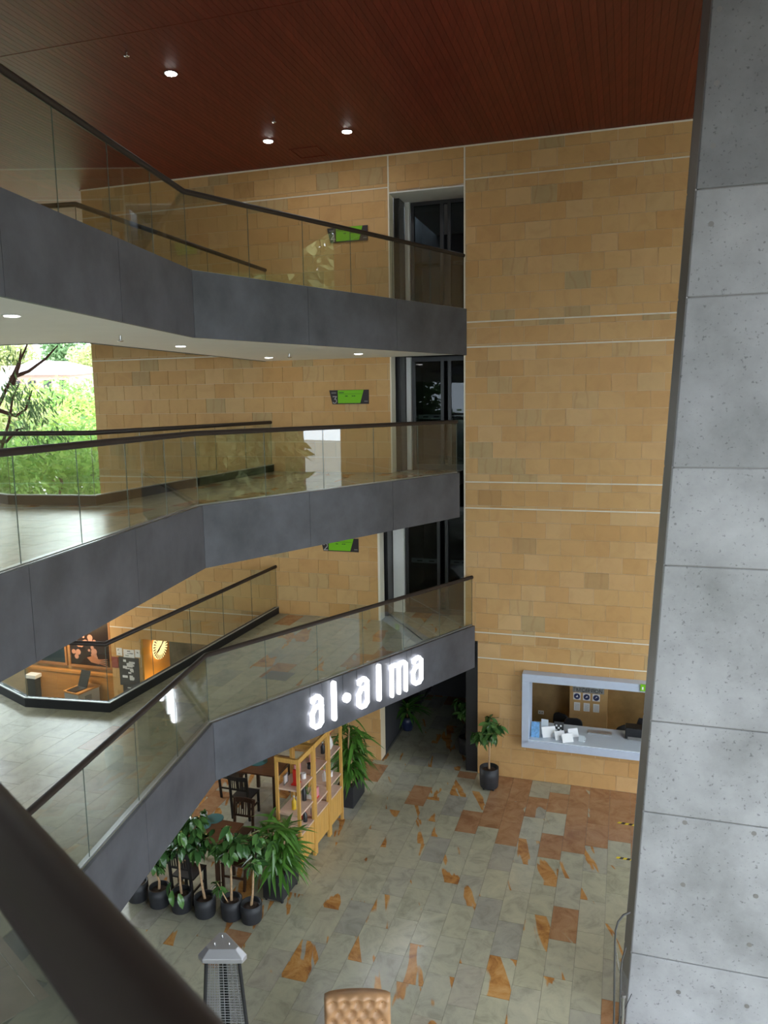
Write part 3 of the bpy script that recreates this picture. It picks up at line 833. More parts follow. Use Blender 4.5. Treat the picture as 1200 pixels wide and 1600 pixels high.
# ------------------------------------------------------------------ lamps, sprinklers, ceiling hatch
def downlight(p, r, mat, label, group):
    t = thing('downlight', p, label, 'ceiling light', group)
    rg = MB().lathe(p, [(r*1.25, -.012), (r*1.25, 0), (r*1.0, .0)], 20).build('trim_ring', 'lamp_ring' if mat == 'lamp_white' else 'white_paint', t)
    MB().lathe(p+UP*-.016, [(r, 0), (r, .004)], 20).build('lamp_face', mat, rg)
    MB().lathe(p, [(r*.9, 0), (r*.9, .02)], 16).build('housing', 'black_plastic', t)
for (px, py), lab in (((267, 114), 'round lit downlight in the red ceiling, largest and leftmost'), ((419, 220), 'round lit downlight in the red ceiling, lower middle one'), ((542, 205), 'round lit downlight in the red ceiling, nearest the doorway')):
    p = atz(px, py, CEIL); downlight(Vector((p.x, p.y, CEIL-.001)), .085, 'lamp_white', lab, 'downlights in the red ceiling')
for (px, py), lab in (((18, 492), 'soffit downlight at the left edge under the top band'), ((282, 540), 'soffit downlight above the rear handrail, second from left'), ((420, 558), 'soffit downlight near the stone wall, third from left'), ((560, 552), 'soffit downlight above the numeral three sign')):
    p = atz(px, py, 9.05); downlight(Vector((p.x, p.y, 9.049)), .075, 'lamp_dim', lab, 'downlights in the white soffit')
def sprinkler(p, label, mat='chrome'):
    t = thing('sprinkler', p, label, 'sprinkler', 'ceiling sprinklers')
    MB().tube([p, p+UP*-.06], .018, 8).build('stem', mat, t)
    MB().lathe(p+UP*-.085, [(.012, 0), (.04, .008), (.04, .014), (.01, .028)], 12).build('deflector', mat, t)
for (px, py), z, lab in (((197, 79), CEIL, 'small chrome sprinkler in the red ceiling left of the largest lamp'), ((428, 184), CEIL, 'small chrome sprinkler in the red ceiling above the middle lamp'), ((188, 524), 9.05, 'small sprinkler under the white soffit at left'), ((452, 552), 9.05, 'small sprinkler under the white soffit near the stone wall')):
    p = atz(px, py, z); sprinkler(Vector((p.x, p.y, z-.001)), lab)
p = atz(482, 238, CEIL); c = Vector((p.x, p.y, CEIL-.012))
h = MB()
for a, bb in ((-.3, -.27), (.27, .3)):
    h.box(c+SW*a-NW*.3, SW*(bb-a), NW*.6, UP*.01); h.box(c+SW*-.27+NW*a, SW*.54, NW*(bb-a), UP*.01)
tag(h.build('ceiling_hatch', 'red_slat'), 'square access hatch outline in the red ceiling beside the doorway', 'hatch')

# ------------------------------------------------------------------ reception window
def reception():
    s0, s1, z0, z1 = 1.02, 4.7, .93, 2.40
    t = thing('reception_window', wp(s0, 0, -.15), 'blue-grey framed reception hatch in the stone wall beside the pillar', 'window')
    fw, out = .16, .24
    def bar(n, a, b, c, d): MB().box(wp(a, c, -out), SW*(b-a), NW*(out+.36), UP*(d-c)).build(n, 'frame_bluegrey', t, .006)
    bar('frame_top', s0-.04, s1, z1-.12, z1+.05); bar('frame_side', s0-.04, s0+.11, z0, z1-.12); bar('frame_side', s1-.15, s1, z0, z1-.12)
    bar('frame_bottom', s0-.04, s1, z0-.10, z0+.06)
    MB().box(wp(s0+.11, z0+.06, -out+.02), SW*(s1-s0-.26), NW*1.0, UP*.02).build('counter_top', 'counter_top', t)
    d = wp(0, 0, 0)
    room = structure('wall_reception')
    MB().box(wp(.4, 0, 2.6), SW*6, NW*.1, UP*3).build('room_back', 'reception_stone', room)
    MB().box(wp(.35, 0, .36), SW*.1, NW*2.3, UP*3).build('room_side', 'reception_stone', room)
    MB().box(wp(.35, 3.0, .36), SW*6, NW*2.3, UP*.1).build('room_ceiling', 'white_paint', room)
    MB().box(wp(.35, -.05, .36), SW*6, NW*2.3, UP*.05).build('room_floor', 'slate', room)
    ps, _ = onwall(890, 1100, 2.1); pe, _ = onwall(949, 1100, 2.1)
    MB().box(wp(ps, 0, 2.1), SW*(pe-ps), NW*.5, UP*2.99).build('room_pier', 'sandstone', room)
    # printed board with the word RECEPTION
    def on(px, py, o): s, z = onwall(px, py, o); return s, z
    b = thing('reception_board', wp(ps, 1.5, 2.08), 'grey RECEPTION name board above the notices on the reception pier', 'sign')
    a0, zb = on(895, 1080.5, 2.08); a1, _ = on(944, 1080, 2.08); zt = zb+.14
    MB().box(wp(a0, zb, 2.07), SW*(a1-a0), NW*.02, UP*(zt-zb)).build('board', 'poster_grey', b)
    cu = bpy.data.curves.new('lettering', 'FONT'); cu.body = 'RECEPTION'; cu.size = .115; cu.extrude = .002; cu.align_x = 'RIGHT'
    tx = bpy.data.objects.new('lettering', cu); COL.objects.link(tx); tx.parent = b; tx.data.materials.append(M['black_plastic'])
    mw = Matrix((( SW.x, 0, -NW.x, 0), (SW.y, 0, -NW.y, 0), (0, 1, 0, 0), (0, 0, 0, 1)))
    mw.translation = wp(a1-.03, zb+.025, 2.064) - Vector(b['_w'])
    bpy.context.view_layer.update(); me = bpy.data.meshes.new_from_object(tx.evaluated_get(bpy.context.evaluated_depsgraph_get())); bpy.data.objects.remove(tx)
    tx = bpy.data.objects.new('lettering', me); COL.objects.link(tx); tx.parent = b; tx.matrix_local = mw
    for i, px in enumerate((901.5, 916.5, 931.5)):
        w_ = ('left', 'middle', 'right')[i]
        sa, za = on(px, 1088+i*1.4, 2.08); n = thing('notice', wp(sa, za, 2.07), 'white notice with dark blue round symbol, %s one on the reception pier' % w_, 'notice', 'symbol notices')
        sh = MB().box(wp(sa-.085, za-.085, 2.088), SW*.17, NW*.01, UP*.17).build('sheet', 'paper', n)
        MB().slab([wp(sa+.07*math.cos(j*.314), za+.07*math.sin(j*.314), 2.087) for j in range(20)], NW*-.004).build('round_symbol', 'print_blue', sh)
        MB().slab([wp(sa-.03, za-.02, 2.082), wp(sa+.03, za-.02+.02*i, 2.082), wp(sa+.01, za+.035, 2.082)], NW*-.003).build('pictogram', 'paper', sh)
        sa, za = on(px, 1104+i*1.5, 2.08); n = thing('notice', wp(sa, za, 2.07), 'plain white printed notice below the %s round symbol on the reception pier' % w_, 'notice', 'printed notices')
        MB().box(wp(sa-.07, za-.10, 2.088), SW*.14, NW*.01, UP*.20).build('sheet', 'paper', n)
        mb = MB()
        for q in range(5): mb.box(wp(sa-.05, za-.07+q*.032, 2.086), SW*.10, NW*-.003, UP*.006)
        mb.build('print_lines', 'poster_grey', n)
    # counter things
    zc = z0+.08
    def cnt(px, py): p = atz(px, py, zc); return p
    def stand(px, py, w, h_, ang, mat, label, depth=.02, tilt=.25):
        p = cnt(px, py); t2 = thing('leaflet_stand' if mat != 'print_sky' else 'brochure', p, label, 'leaflet stand' if mat != 'print_sky' else 'brochure', 'leaflet stands on the reception counter')
        x = Vector((math.cos(ang), math.sin(ang), 0)); y = Vector((-math.sin(ang), math.cos(ang), 0)); u = (UP+y*tilt).normalized()
        MB().box(p-x*w/2, x*w, y*.012, u*h_).build('front_sheet', mat, t2)
        MB().box(p-x*w/2+y*.012, x*w, y*depth*4, UP*.012).build('foot', 'acrylic', t2)
        MB().box(p-x*w/2+y*(.012+depth*4), x*w, y*.006, u*h_*.5).build('back_support', 'acrylic', t2)
    stand(836, 1152, .17, .32, YAW, 'print_sky', 'blue brochure standing at the left end of the reception counter')
    stand(850, 1148, .15, .32, YAW-.1, 'acrylic', 'pale leaflet stand directly behind the blue brochure')
    stand(859, 1152, .30, .22, YAW+.45, 'paper', 'wide white leaflet stand tilted right, next to the blue brochure', .03, .5)
    stand(876, 1156, .22, .18, YAW+.5, 'paper', 'white leaflet stand in the middle of the counter group', .03, .5)
    stand(888, 1160, .24, .18, YAW+.5, 'paper', 'white leaflet stand nearest the counter edge', .03, .5)
    stand(897, 1152, .22, .18, YAW+.5, 'paper', 'white leaflet stand at the back right of the counter group', .03, .5)
    stand(908, 1159, .12, .13, YAW-.3, 'acrylic', 'small clear acrylic stand at the right of the counter group', .02, .3)
    p = atz(872, 1139, 1.12); t2 = thing('payment_sign', atz(872, 1148, zc), 'small dark square sign with white print behind the leaflet stands', 'sign')
    q = Vector(t2['_w']); MB().box(q-SW*.09, SW*.20, NW*.02, UP*.26+NW*.06).build('panel', 'black_plastic', t2)
    mb = MB()
    for i in range(3):
        for j in range(3):
            if (i+j) % 2 == 0: mb.box(q-SW*.055+SW*i*.045+UP*(.08+j*.045)+NW*(-.006+.23*(.08+j*.045)), SW*.035, NW*.008, UP*.035)
    mb.build('white_print', 'paper', t2)
    p = cnt(930, 1154); t2 = thing('document_tray', wp(2.55, zc, .42), 'flat grey tray lying at the back edge of the reception counter', 'tray')
    MB().box(wp(2.3, zc, .40), SW*.5, NW*.2, UP*.02).build('tray', 'heater_steel', t2); MB().box(wp(2.3, zc+.02, .40), SW*.5, NW*.02, UP*.02).build('lip', 'chrome', t2)
    s_, z_ = onwall(845, 1114, 2.55); t2 = thing('wall_socket', wp(s_, z_, 2.59), 'white wall socket on the reception back wall', 'socket')
    MB().box(wp(s_-.07, z_-.045, 2.585), SW*.14, NW*.014, UP*.09).build('plate', 'paper', t2)
    for q in (-.03, .03): MB().box(wp(s_+q-.012, z_-.012, 2.578), SW*.024, NW*.008, UP*.024).build('outlet', 'metal_grey', t2)
    def office_chair(s, off, ang, label):
        p = wp(s, 0, off); t3 = thing('office_chair', p, label, 'chair', 'reception chairs')
        x = Vector((math.cos(ang), math.sin(ang), 0)); y = Vector((-math.sin(ang), math.cos(ang), 0))
        mb = MB(); prof = []
        for i in range(14):
            a = 2*math.pi*i/14; u, v = math.cos(a), math.sin(a)
            prof.append(p + x*(.22*abs(u)**.6*(1 if u > 0 else -1)) + UP*(.66+.22*abs(v)**.6*(1 if v > 0 else -1)) + y*.2)
        mb.slab(prof, y*.07); mb.build('backrest', 'black_fabric', t3, .02)
        MB().cbox(p+UP*.36, .44, .42, .08, ang).build('seat', 'black_fabric', t3, .02)
        MB().tube([p+y*.24+UP*.38, p+y*.285+UP*.6], .02, 8).build('back_post', 'black_plastic', t3)
        MB().tube([p+UP*.06, p+UP*.36], .03, 10).build('gas_column', 'chrome', t3)
        for k in range(5):
            a = k*2*math.pi/5; e = p+Vector((math.cos(a), math.sin(a), 0))*.27
            f = MB().tube([p+UP*.09, e+UP*.06], .018, 6).build('foot', 'black_plastic', t3); MB().tube([e+UP*.05, e], .02, 8).build('castor', 'black_plastic', t3)
    office_chair(1.96, 1.25, YAW+.1, 'black office chair behind the reception counter, in front of the stone pier')
    office_chair(1.52, 1.5, YAW-.6, 'black office chair partly hidden behind the leaflet stands')
    office_chair(3.20, 1.2, YAW+.9, 'black office chair at the right of reception beside the pillar')
    # monitor on the desk near the right end
    q = wp(3.42, zc, .35); t2 = thing('desk_printer', q, 'low black desk unit at the right end of the reception counter', 'printer')
    MB().box(q-SW*.35, SW*.9, NW*.3, UP*.24).build('body', 'black_plastic', t2, .02); MB().box(q-SW*.3-NW*.02, SW*.3, NW*.02, UP*.06).build('slot', 'metal_grey', t2)
    return zc
ZCNT = reception()
def person(p, face, label):
    t = thing('person', p, label, 'person')
    x = Vector((math.cos(face), math.sin(face), 0)); y = Vector((-math.sin(face), math.cos(face), 0))    # y = facing direction
    def q(a, b, c): return tuple(x*a + y*b + UP*c)
    V = [q(0, 0, .52), q(0, .0, .72), q(0, .0, .98), q(0, .02, 1.10), q(0, .04, 1.20), q(0, .05, 1.32),
         q(-.17, 0, 1.07), q(-.22, .05, .82), q(-.16, .28, .76), q(-.14, .36, .76), q(.17, 0, 1.07), q(.22, .05, .82), q(.16, .28, .76), q(.14, .36, .76),
         q(-.10, .02, .50), q(-.11, .42, .50), q(-.11, .44, .08), q(-.11, .54, .05), q(.10, .02, .50), q(.11, .42, .50), q(.11, .44, .08), q(.11, .54, .05)]
    E = [(0, 1), (1, 2), (2, 3), (3, 4), (4, 5), (2, 6), (6, 7), (7, 8), (8, 9), (2, 10), (10, 11), (11, 12), (12, 13), (0, 14), (14, 15), (15, 16), (16, 17), (0, 18), (18, 19), (19, 20), (20, 21)]
    R = [.15, .14, .15, .06, .085, .085, .075, .052, .04, .03, .075, .052, .04, .03, .09, .07, .05, .04, .09, .07, .05, .04]
    me = bpy.data.meshes.new('body'); me.from_pydata(V, E, []); me.materials.append(M['blazer']); me.materials.append(M['skin'])
    o = bpy.data.objects.new('body', me); COL.objects.link(o); o.parent = t
    sk = o.modifiers.new('skin', 'SKIN'); sk.use_smooth_shade = True
    for i, r in enumerate(R): me.skin_vertices[0].data[i].radius = (r, r)
    me.skin_vertices[0].data[0].use_root = True
    o.modifiers.new('sub', 'SUBSURF').levels = 2; o.modifiers['sub'].render_levels = 2
    w = Vector(t['_w'])
    def c(a, b, cc): return w+Vector(q(a, b, cc))
    MB().lathe(c(0, .05, 1.15), [(.05, 0), (.085, .06), (.095, .13), (.08, .20), (.03, .245), (.001, .25)], 16).build('face', 'skin', t)
    MB().lathe(c(0, .025, 1.24), [(.098, 0), (.105, .06), (.09, .13), (.04, .175), (.001, .18)], 16).build('hair', 'hair', t)
    MB().slab([c(-.05, .15, 1.08), c(.05, .15, 1.08), c(0, .165, .86)], y*.02).build('shirt', 'paper', t)
    for sx in (-1, 1):
        for k in range(5):
            base = c(sx*.14 + (k-2)*.014, .36, .765); tip = base + y*(.07-.008*abs(k-2)) + UP*-.02
            MB().tube([base, (base+tip)/2+UP*.008, tip], [.009, .008, .006], 6).build('finger', 'skin', t)
person(wp(onwall(1004, 1130, 1.25)[0]+.12, 0, 1.25), YAW+math.pi-.2, 'person in dark blazer seated at reception, almost hidden by the pillar')
p = atz(1006, 1077, 2.2)
s_, z_ = onwall(1003, 1075, -.25)
t = thing('exit_tag', wp(s_, z_, -.26), 'small green sign on the reception frame beside the pillar', 'sign')
MB().box(wp(s_-.03, z_-.06, -.275), SW*.2, NW*.03, UP*.14).build('green_plate', 'sign_green', t); MB().box(wp(s_+.0, z_-.03, -.279), SW*.03, NW*.005, UP*.06).build('mark', 'paper', t)

# ------------------------------------------------------------------ plants
def mesh_leaf(name, length, width, droop, fold, mat, n=5):
    vs = []; fs = []
    for i in range(n+1):
        u = i/n; yy = length*u*(1-.12*droop*u); zz = -droop*length*u*u*.55
        w = width/2*(math.sin(math.pi*min(1, u*.94+.06))**.75)
        vs += [(-w, yy, zz+fold*w), (0, yy, zz), (w, yy, zz+fold*w)]
    for i in range(n):
        a = i*3
        fs += [(a, a+1, a+4, a+3), (a+1, a+2, a+5, a+4)]
    me = bpy.data.meshes.new(name); me.from_pydata(vs, [], fs); me.materials.append(M[mat])
    me.polygons.foreach_set('use_smooth', [True]*len(fs)); return me
FICUS = [mesh_leaf('leaf', .215, .09, d, .35, 'ficus_leaf', 4) for d in (.3, .8, 1.2)]
STRAP = [mesh_leaf('leaf', .50, .072, d, .4, 'strap_leaf', 6) for d in (1.0, 1.7, 2.4)]
SMALL = [mesh_leaf('leaf', .09, .035, d, .4, 'ficus_leaf', 3) for d in (.3, .8)]
def put_leaf(parent, me, pos, az, elev, roll, sc):
    m = Matrix.Translation(pos) @ Matrix.Rotation(az, 4, 'Z') @ Matrix.Rotation(elev, 4, 'X') @ Matrix.Rotation(roll, 4, 'Y') @ Matrix.Scale(sc, 4)
    return link_mesh('leaf', me, m, parent)
def pot(t, c, r, h_, mat='pot_black', taper=.9, wheels=False):
    z0 = .045 if wheels else 0
    pt = MB().lathe(c+UP*z0, [(r*taper*.96, 0), (r*taper, .02), (r*1.02, h_*.6), (r, h_), (r*.90, h_), (r*.88, h_-.06), (.001, h_-.06)], 28).build('pot', mat, t)
    MB().lathe(c+UP*z0, [(r*.885, h_-.075), (r*.6, h_-.05), (.001, h_-.04)], 18).build('soil', 'soil', pt)
    if wheels:
        for k in range(4):
            a = k*math.pi/2+.5; e = c+Vector((math.cos(a), math.sin(a), 0))*r*.7
            MB().lathe(e, [(.022, 0), (.026, .012), (.022, .045)], 8).build('castor', 'black_plastic', pt)
    return z0+h_-.05
def ficus(px, py, r, ph, height, seed, label, nleaf=46, lean=(0, 0), spread=.30, low=None, wheels=False, name='potted_fig', group='potted fig trees in a row', shoot=False):
    R_ = random.Random(seed)
    c = atz(px, py, 0) + Vector((0, r*.85, 0)); c.z = 0
    t = thing(name, c, label, 'potted plant', group)
    zs = pot(t, c, r, ph, 'pot_black', .96, wheels)
    tip = c + Vector((lean[0], lean[1], height))
    pts = [c+UP*zs]
    for i in range(1, 7):
        u = i/6; pts.append((c+UP*zs).lerp(tip, u) + Vector((R_.uniform(-.012, .012), R_.uniform(-.012, .012), 0)))
    MB().tube(pts, [.024, .019, .017, .016, .014, .011, .006], 8).build('trunk', 'trunk_tan', t)
    stems = [(pts[4], tip)]
    br = MB()
    for k in range(5):
        a = k*1.26+R_.uniform(-.3, .3); s = (c+UP*zs).lerp(tip, R_.uniform(.62, .9)); e = s + Vector((math.cos(a), math.sin(a), 0))*spread*R_.uniform(.6, 1.1) + UP*R_.uniform(.02, .20)
        br.tube([s, (s+e)/2+UP*.03, e], [.009, .007, .004], 6); stems.append((s, e))
    br.build('branches', 'trunk_tan', t)
    if shoot:
        s = c+UP*zs+Vector((-.05, -.04, 0)); e = s+Vector((-.14, -.06, .38)); MB().tube([s, (s+e)/2, e], [.011, .009, .005], 6).build('side_shoot', 'trunk_tan', t)
        for k in range(16): put_leaf(t, R_.choice(FICUS), s.lerp(e, R_.uniform(.55, 1.05)), R_.uniform(0, 6.28), R_.uniform(-.9, .3), R_.uniform(-.5, .5), R_.uniform(.55, .9))
    for k in range(nleaf*3):
        s, e = stems[k % len(stems)]
        pos = s.lerp(e, R_.uniform(.2, 1.05)) + Vector((R_.uniform(-.03, .03), R_.uniform(-.03, .03), R_.uniform(-.02, .03)))
        put_leaf(t, R_.choice(FICUS), pos, R_.uniform(0, 6.28), R_.uniform(-1.15, .35), R_.uniform(-.5, .5), R_.uniform(.75, 1.2))
    if low:
        for (dx, dy, dz) in low: put_leaf(t, FICUS[1], c+Vector((dx, dy, dz)), R_.uniform(2.5, 3.8), -.8, .2, 1.15)
    return t
PW = .17
ficus(212, 1412, PW, .31, .80, 1, 'potted fig in black pot, leftmost of the row, half hidden by the band', 20)
ficus(246, 1421, PW, .31, 1.05, 2, 'potted fig in black pot, second from left of the row', 40, (-.02, 0), .26)
ficus(281, 1429, PW, .31, 1.42, 3, 'potted fig in black pot with low leaves, third from left', 54, (-.03, .05), .32, [(-.1, -.15, .42), (.02, -.2, .40), (-.14, -.05, .5)])
ficus(318, 1437, PW, .31, 1.62, 4, 'tallest potted fig with bare slanting stem, fourth in the row', 56, (-.15, .05), .30)
ficus(360, 1441, PW, .32, 1.50, 5, 'potted fig with a side shoot, fifth in the row', 50, (.0, .05), .32, None, False, shoot=True)
ficus(391, 1446, PW, .29, 1.38, 6, 'potted fig leaning right, last of the row beside the square planter', 44, (.12, .1), .30)
ficus(766, 1237, .20, .42, 1.45, 7, 'potted fig in black pot on castors against the stone wall', 62, (.0, .0), .34, None, True, 'potted_fig', 'single plants')
def dracaena(name, corner, ex, ey, w, l, h_, seed, label, n, ht, wheels=True, lsc=1.0):
    R_ = random.Random(seed)
    c = corner + ex*(w/2) + ey*(l/2)
    t = thing(name, Vector((c.x, c.y, 0)), label, 'planter', 'square planters by the shelves')
    z0 = .05 if wheels else 0
    pbx = MB().box(corner+UP*z0, ex*w, ey*l, UP*h_).build('planter_box', 'pot_black', t, .012)
    MB().box(corner+ex*.03+ey*.03+UP*(z0+h_-.004), ex*(w-.06), ey*(l-.06), UP*.012).build('soil', 'soil', pbx)
    for a in (.1, .9):
        for b in (.08, .92): MB().lathe(corner+ex*w*a+ey*l*b, [(.02, 0), (.028, .02), (.02, .05)], 8).build('castor', 'black_plastic', pbx)
    canes = MB(); tops = []
    for k in range(9):
        b0 = corner+ex*w*R_.uniform(.25, .75)+ey*l*R_.uniform(.15, .85)+UP*(z0+h_)
        tp = b0+Vector((R_.uniform(-.12, .12), R_.uniform(-.12, .12), ht*R_.uniform(.35, 1.0))); canes.tube([b0, (b0+tp)/2, tp], [.02, .018, .014], 7); tops.append((b0, tp))
    canes.build('canes', 'trunk_tan', t)
    for k in range(n):
        b0, tp = tops[k % len(tops)]
        pos = b0.lerp(tp, R_.uniform(.2, 1.04))
        put_leaf(t, R_.choice(STRAP), pos, R_.uniform(0, 6.28), R_.uniform(-.1, 1.0), R_.uniform(-.3, .3), R_.uniform(.65, 1.05)*lsc)
ex = (atz(438, 1407, .05)-atz(411, 1401, .05)); ex.z = 0; ex.normalize(); ey = Vector((-ex.y, ex.x, 0))
cc = atz(411, 1403, .05); dracaena('dracaena_planter', Vector((cc.x, cc.y, 0)), ex, ey, .36, .62, .40, 21, 'bushy dracaena in long black planter at the near end of the shelves', 270, .80)
ex2 = SW; ey2 = NW
cc = atz(535, 1262, 0); dracaena('dracaena_planter', Vector((cc.x-.12, cc.y+.05, 0)), ex2, ey2, .36, .72, .45, 22, 'tall leafy dracaena in black planter at the far end of the shelves', 270, 1.2, False)

# ------------------------------------------------------------------ pine display shelves
def shelves():
    ST = Vector((.336, .942, 0)); SN = Vector((.942, -.336, 0))
    P0 = Vector((-1.52, 12.34, 0)); dep = .46; bay = .64; H = 2.1; pw = .05
    labs = ('nearest', 'middle', 'farthest')
    res = []
    for i in range(3):
        o = P0 + ST*(i*bay)
        t = thing('display_shelf', o, 'pine display shelf with panelled base, %s of the three bays' % labs[i], 'shelf', 'pine display shelves')
        e = ST*(bay-.012)
        for u, v in ((0, 0), (1, 0), (0, 1), (1, 1)):
            MB().box(o + (e-ST*pw)*u - SN*(dep-pw)*v - SN*pw, ST*pw, SN*pw, UP*H).build('post', 'pine_wood', t)
        for u in (0, 1):
            MB().box(o + (e-ST*pw)*u - SN*(dep-pw) + UP*(H-.09), ST*pw, SN*(dep-2*pw), UP*.08).build('end_rail', 'pine_wood', t)
        MB().box(o+ST*pw-SN*.045+UP*(H-.10), e-ST*pw*2, SN*.035, UP*.09).build('top_rail', 'pine_wood', t)
        zz = [(1.52, 0, 1), ((1.06, .93, .97)[i], 0, 1)]
        for z, a, b_ in zz: MB().box(o+ST*pw*.6-SN*(dep-.02)+UP*(z-.03), e-ST*pw*1.2, SN*(dep-.04), UP*.03).build('shelf_board', 'shelf_board', t)
        MB().box(o+ST*pw*.6-SN*(dep-.02)+UP*.67, e-ST*pw*1.2, SN*(dep-.03), UP*.03).build('cabinet_top', 'shelf_board', t)
        cb = MB().box(o+ST*pw-SN*(dep-.03)+UP*.16, e-ST*pw*2, SN*(dep-.075), UP*.51).build('cabinet_body', 'pine_wood', t)
        n = 5; w = (bay-.012-2*pw)/n
        for k in range(n):
            MB().box(o+ST*(pw+k*w+.003)-SN*.045+UP*.16, ST*(w-.006), SN*.03, UP*.50).build('cabinet_panel', 'pine_wood', cb)
        res.append(o)
    def at(i, a, d, z): return res[i]+ST*a-SN*d+UP*z
    def item(kind, p, label, mats, cat, h_=.22, w=.1):
        t = thing(kind, p, label, cat, 'goods on the display shelves')
        if kind == 'gift_box':
            MB().box(p-ST*w/2-SN*.06, ST*w, SN*.12, UP*.02).build('tray', mats[0], t); MB().box(p-ST*.02-SN*.05, ST*.03, SN*.10, UP*h_).build('card', mats[0], t); MB().box(p+ST*.02-SN*.04, ST*.05, SN*.07, UP*h_*.8).build('pack', mats[1], t)
        elif kind == 'vase':
            MB().lathe(p, [(.04, 0), (.075, h_*.3), (.06, h_*.7), (.03, h_*.9), (.04, h_)], 16).build('vessel', mats[0], t)
            mb = MB(); R_ = random.Random(int(p.x*1000))
            for k in range(9):
                e = p+UP*(h_+.12+R_.uniform(0, .12))+Vector((R_.uniform(-.1, .1), R_.uniform(-.1, .1), 0)); MB
                mb.tube([p+UP*h_*.9, e], .005, 5); mb.lathe(e, [(.001, -.03), (.03, 0), (.001, .03)], 6)
            mb.build('flowers', mats[1], t)
        elif kind == 'bottle':
            MB().lathe(p, [(.04, 0), (.042, h_*.6), (.015, h_*.78), (.015, h_*.95)], 14).build('bottle_body', mats[0], t); MB().lathe(p+UP*h_*.93, [(.018, 0), (.018, h_*.1)], 10).build('cap', mats[1], t)
        elif kind == 'frame':
            mb = MB(); 
            for a, b2, c2, d2 in ((-w/2, -w/2+.015, 0, h_), (w/2-.015, w/2, 0, h_), (-w/2, w/2, 0, .015), (-w/2, w/2, h_-.015, h_)): mb.box(p+SN*0-ST*0+ST*a+UP*c2, ST*(b2-a), SN*.015, UP*(d2-c2))
            mb.build('border', mats[0], t); MB().box(p-ST*w/2+UP*.0, ST*w, SN*.006, UP*h_).build('picture', mats[1], t)
        elif kind == 'mug':
            MB().lathe(p, [(.04, 0), (.045, .1), (.040, .1), (.036, .01), (.001, .01)], 14).build('cup', mats[0], t); MB().tube([p+ST*.04+UP*.08, p+ST*.075+UP*.05, p+ST*.04+UP*.02], .008, 6).build('handle', mats[0], t)
        elif kind == 'gift_bag':
            MB().box(p-ST*w/2-SN*.035, ST*w, SN*.07, UP*h_).build('bag', mats[0], t); MB().tube([p-ST*.03+UP*h_, p-ST*.02+UP*(h_+.06), p+ST*.02+UP*(h_+.06), p+ST*.03+UP*h_], .005, 6).build('bag_handle', mats[1], t)
            MB().box(p-ST*w/2+SN*.036, ST*w, SN*.004, UP*.03).build('base_band', mats[1], t)
    U = 1.521
    item('gift_box', at(0, .25, .18, U), 'red gift set on the upper board of the nearest bay', ('red_item', 'pink_item'), 'gift', .26, .16)
    item('frame', at(0, .2, .36, U), 'small grey picture frame behind the red gift set', ('metal_grey', 'white_item'), 'frame', .18, .16)
    item('mug', at(0, .47, .14, U), 'white mug on the upper board of the nearest bay', ('white_item',), 'mug')
    item('gift_bag', at(0, .56, .3, U), 'pink gift bag at the right end of the nearest upper board', ('pink_item', 'white_item'), 'bag', .20, .12)
    item('mug', at(1, .2, .2, U), 'black mug on the upper board of the middle bay', ('black_item',), 'mug')
    item('gift_bag', at(1, .45, .25, U), 'pink gift bag on the upper board of the middle bay', ('pink_item', 'red_item'), 'bag', .16, .12)
    item('vase', at(2, .42, .18, U), 'pale vase with red flowers on the farthest bay', ('white_item', 'flower_red'), 'vase', .26)
    item('bottle', at(2, .2, .22, U), 'black and white bottle beside the flower vase', ('black_item', 'white_item'), 'bottle', .22)
    item('bottle', at(0, .22, .22, 1.061), 'yellow bottle on the middle board of the nearest bay', ('yellow_item', 'white_item'), 'bottle', .24)
    item('bottle', at(0, .36, .2, 1.061), 'white bottle beside the yellow one', ('white_item', 'yellow_item'), 'bottle', .26)
    item('bottle', at(0, .55, .18, 1.061), 'black bottle at the right of the nearest middle board', ('black_item', 'white_item'), 'bottle', .30)
    item('gift_bag', at(1, .25, .12, .931), 'pink and red gift bag on the lower board of the middle bay', ('pink_item', 'red_item'), 'bag', .2, .16)
    item('vase', at(1, .1, .2, .931), 'white pot with green sprigs on the lower board of the middle bay', ('white_item', 'green_item'), 'vase', .14)
    item('bottle', at(2, .2, .2, .971), 'white bottle on the lower board of the farthest bay', ('white_item', 'pink_item'), 'bottle', .22)
    item('mug', at(2, .4, .16, .971), 'white mug on the lower board of the farthest bay', ('white_item',), 'mug')
    item('bottle', at(0, .48, .14, .701), 'black bottle on the cabinet top of the nearest bay', ('black_item', 'white_item'), 'bottle', .22)
    item('gift_box', at(0, .56, .22, .701), 'small red box on the cabinet top of the nearest bay', ('red_item', 'red_item'), 'gift', .2, .1)
    item('mug', at(1, .1, .12, .701), 'pale mug on the cabinet top of the middle bay', ('white_item',), 'mug')
shelves()

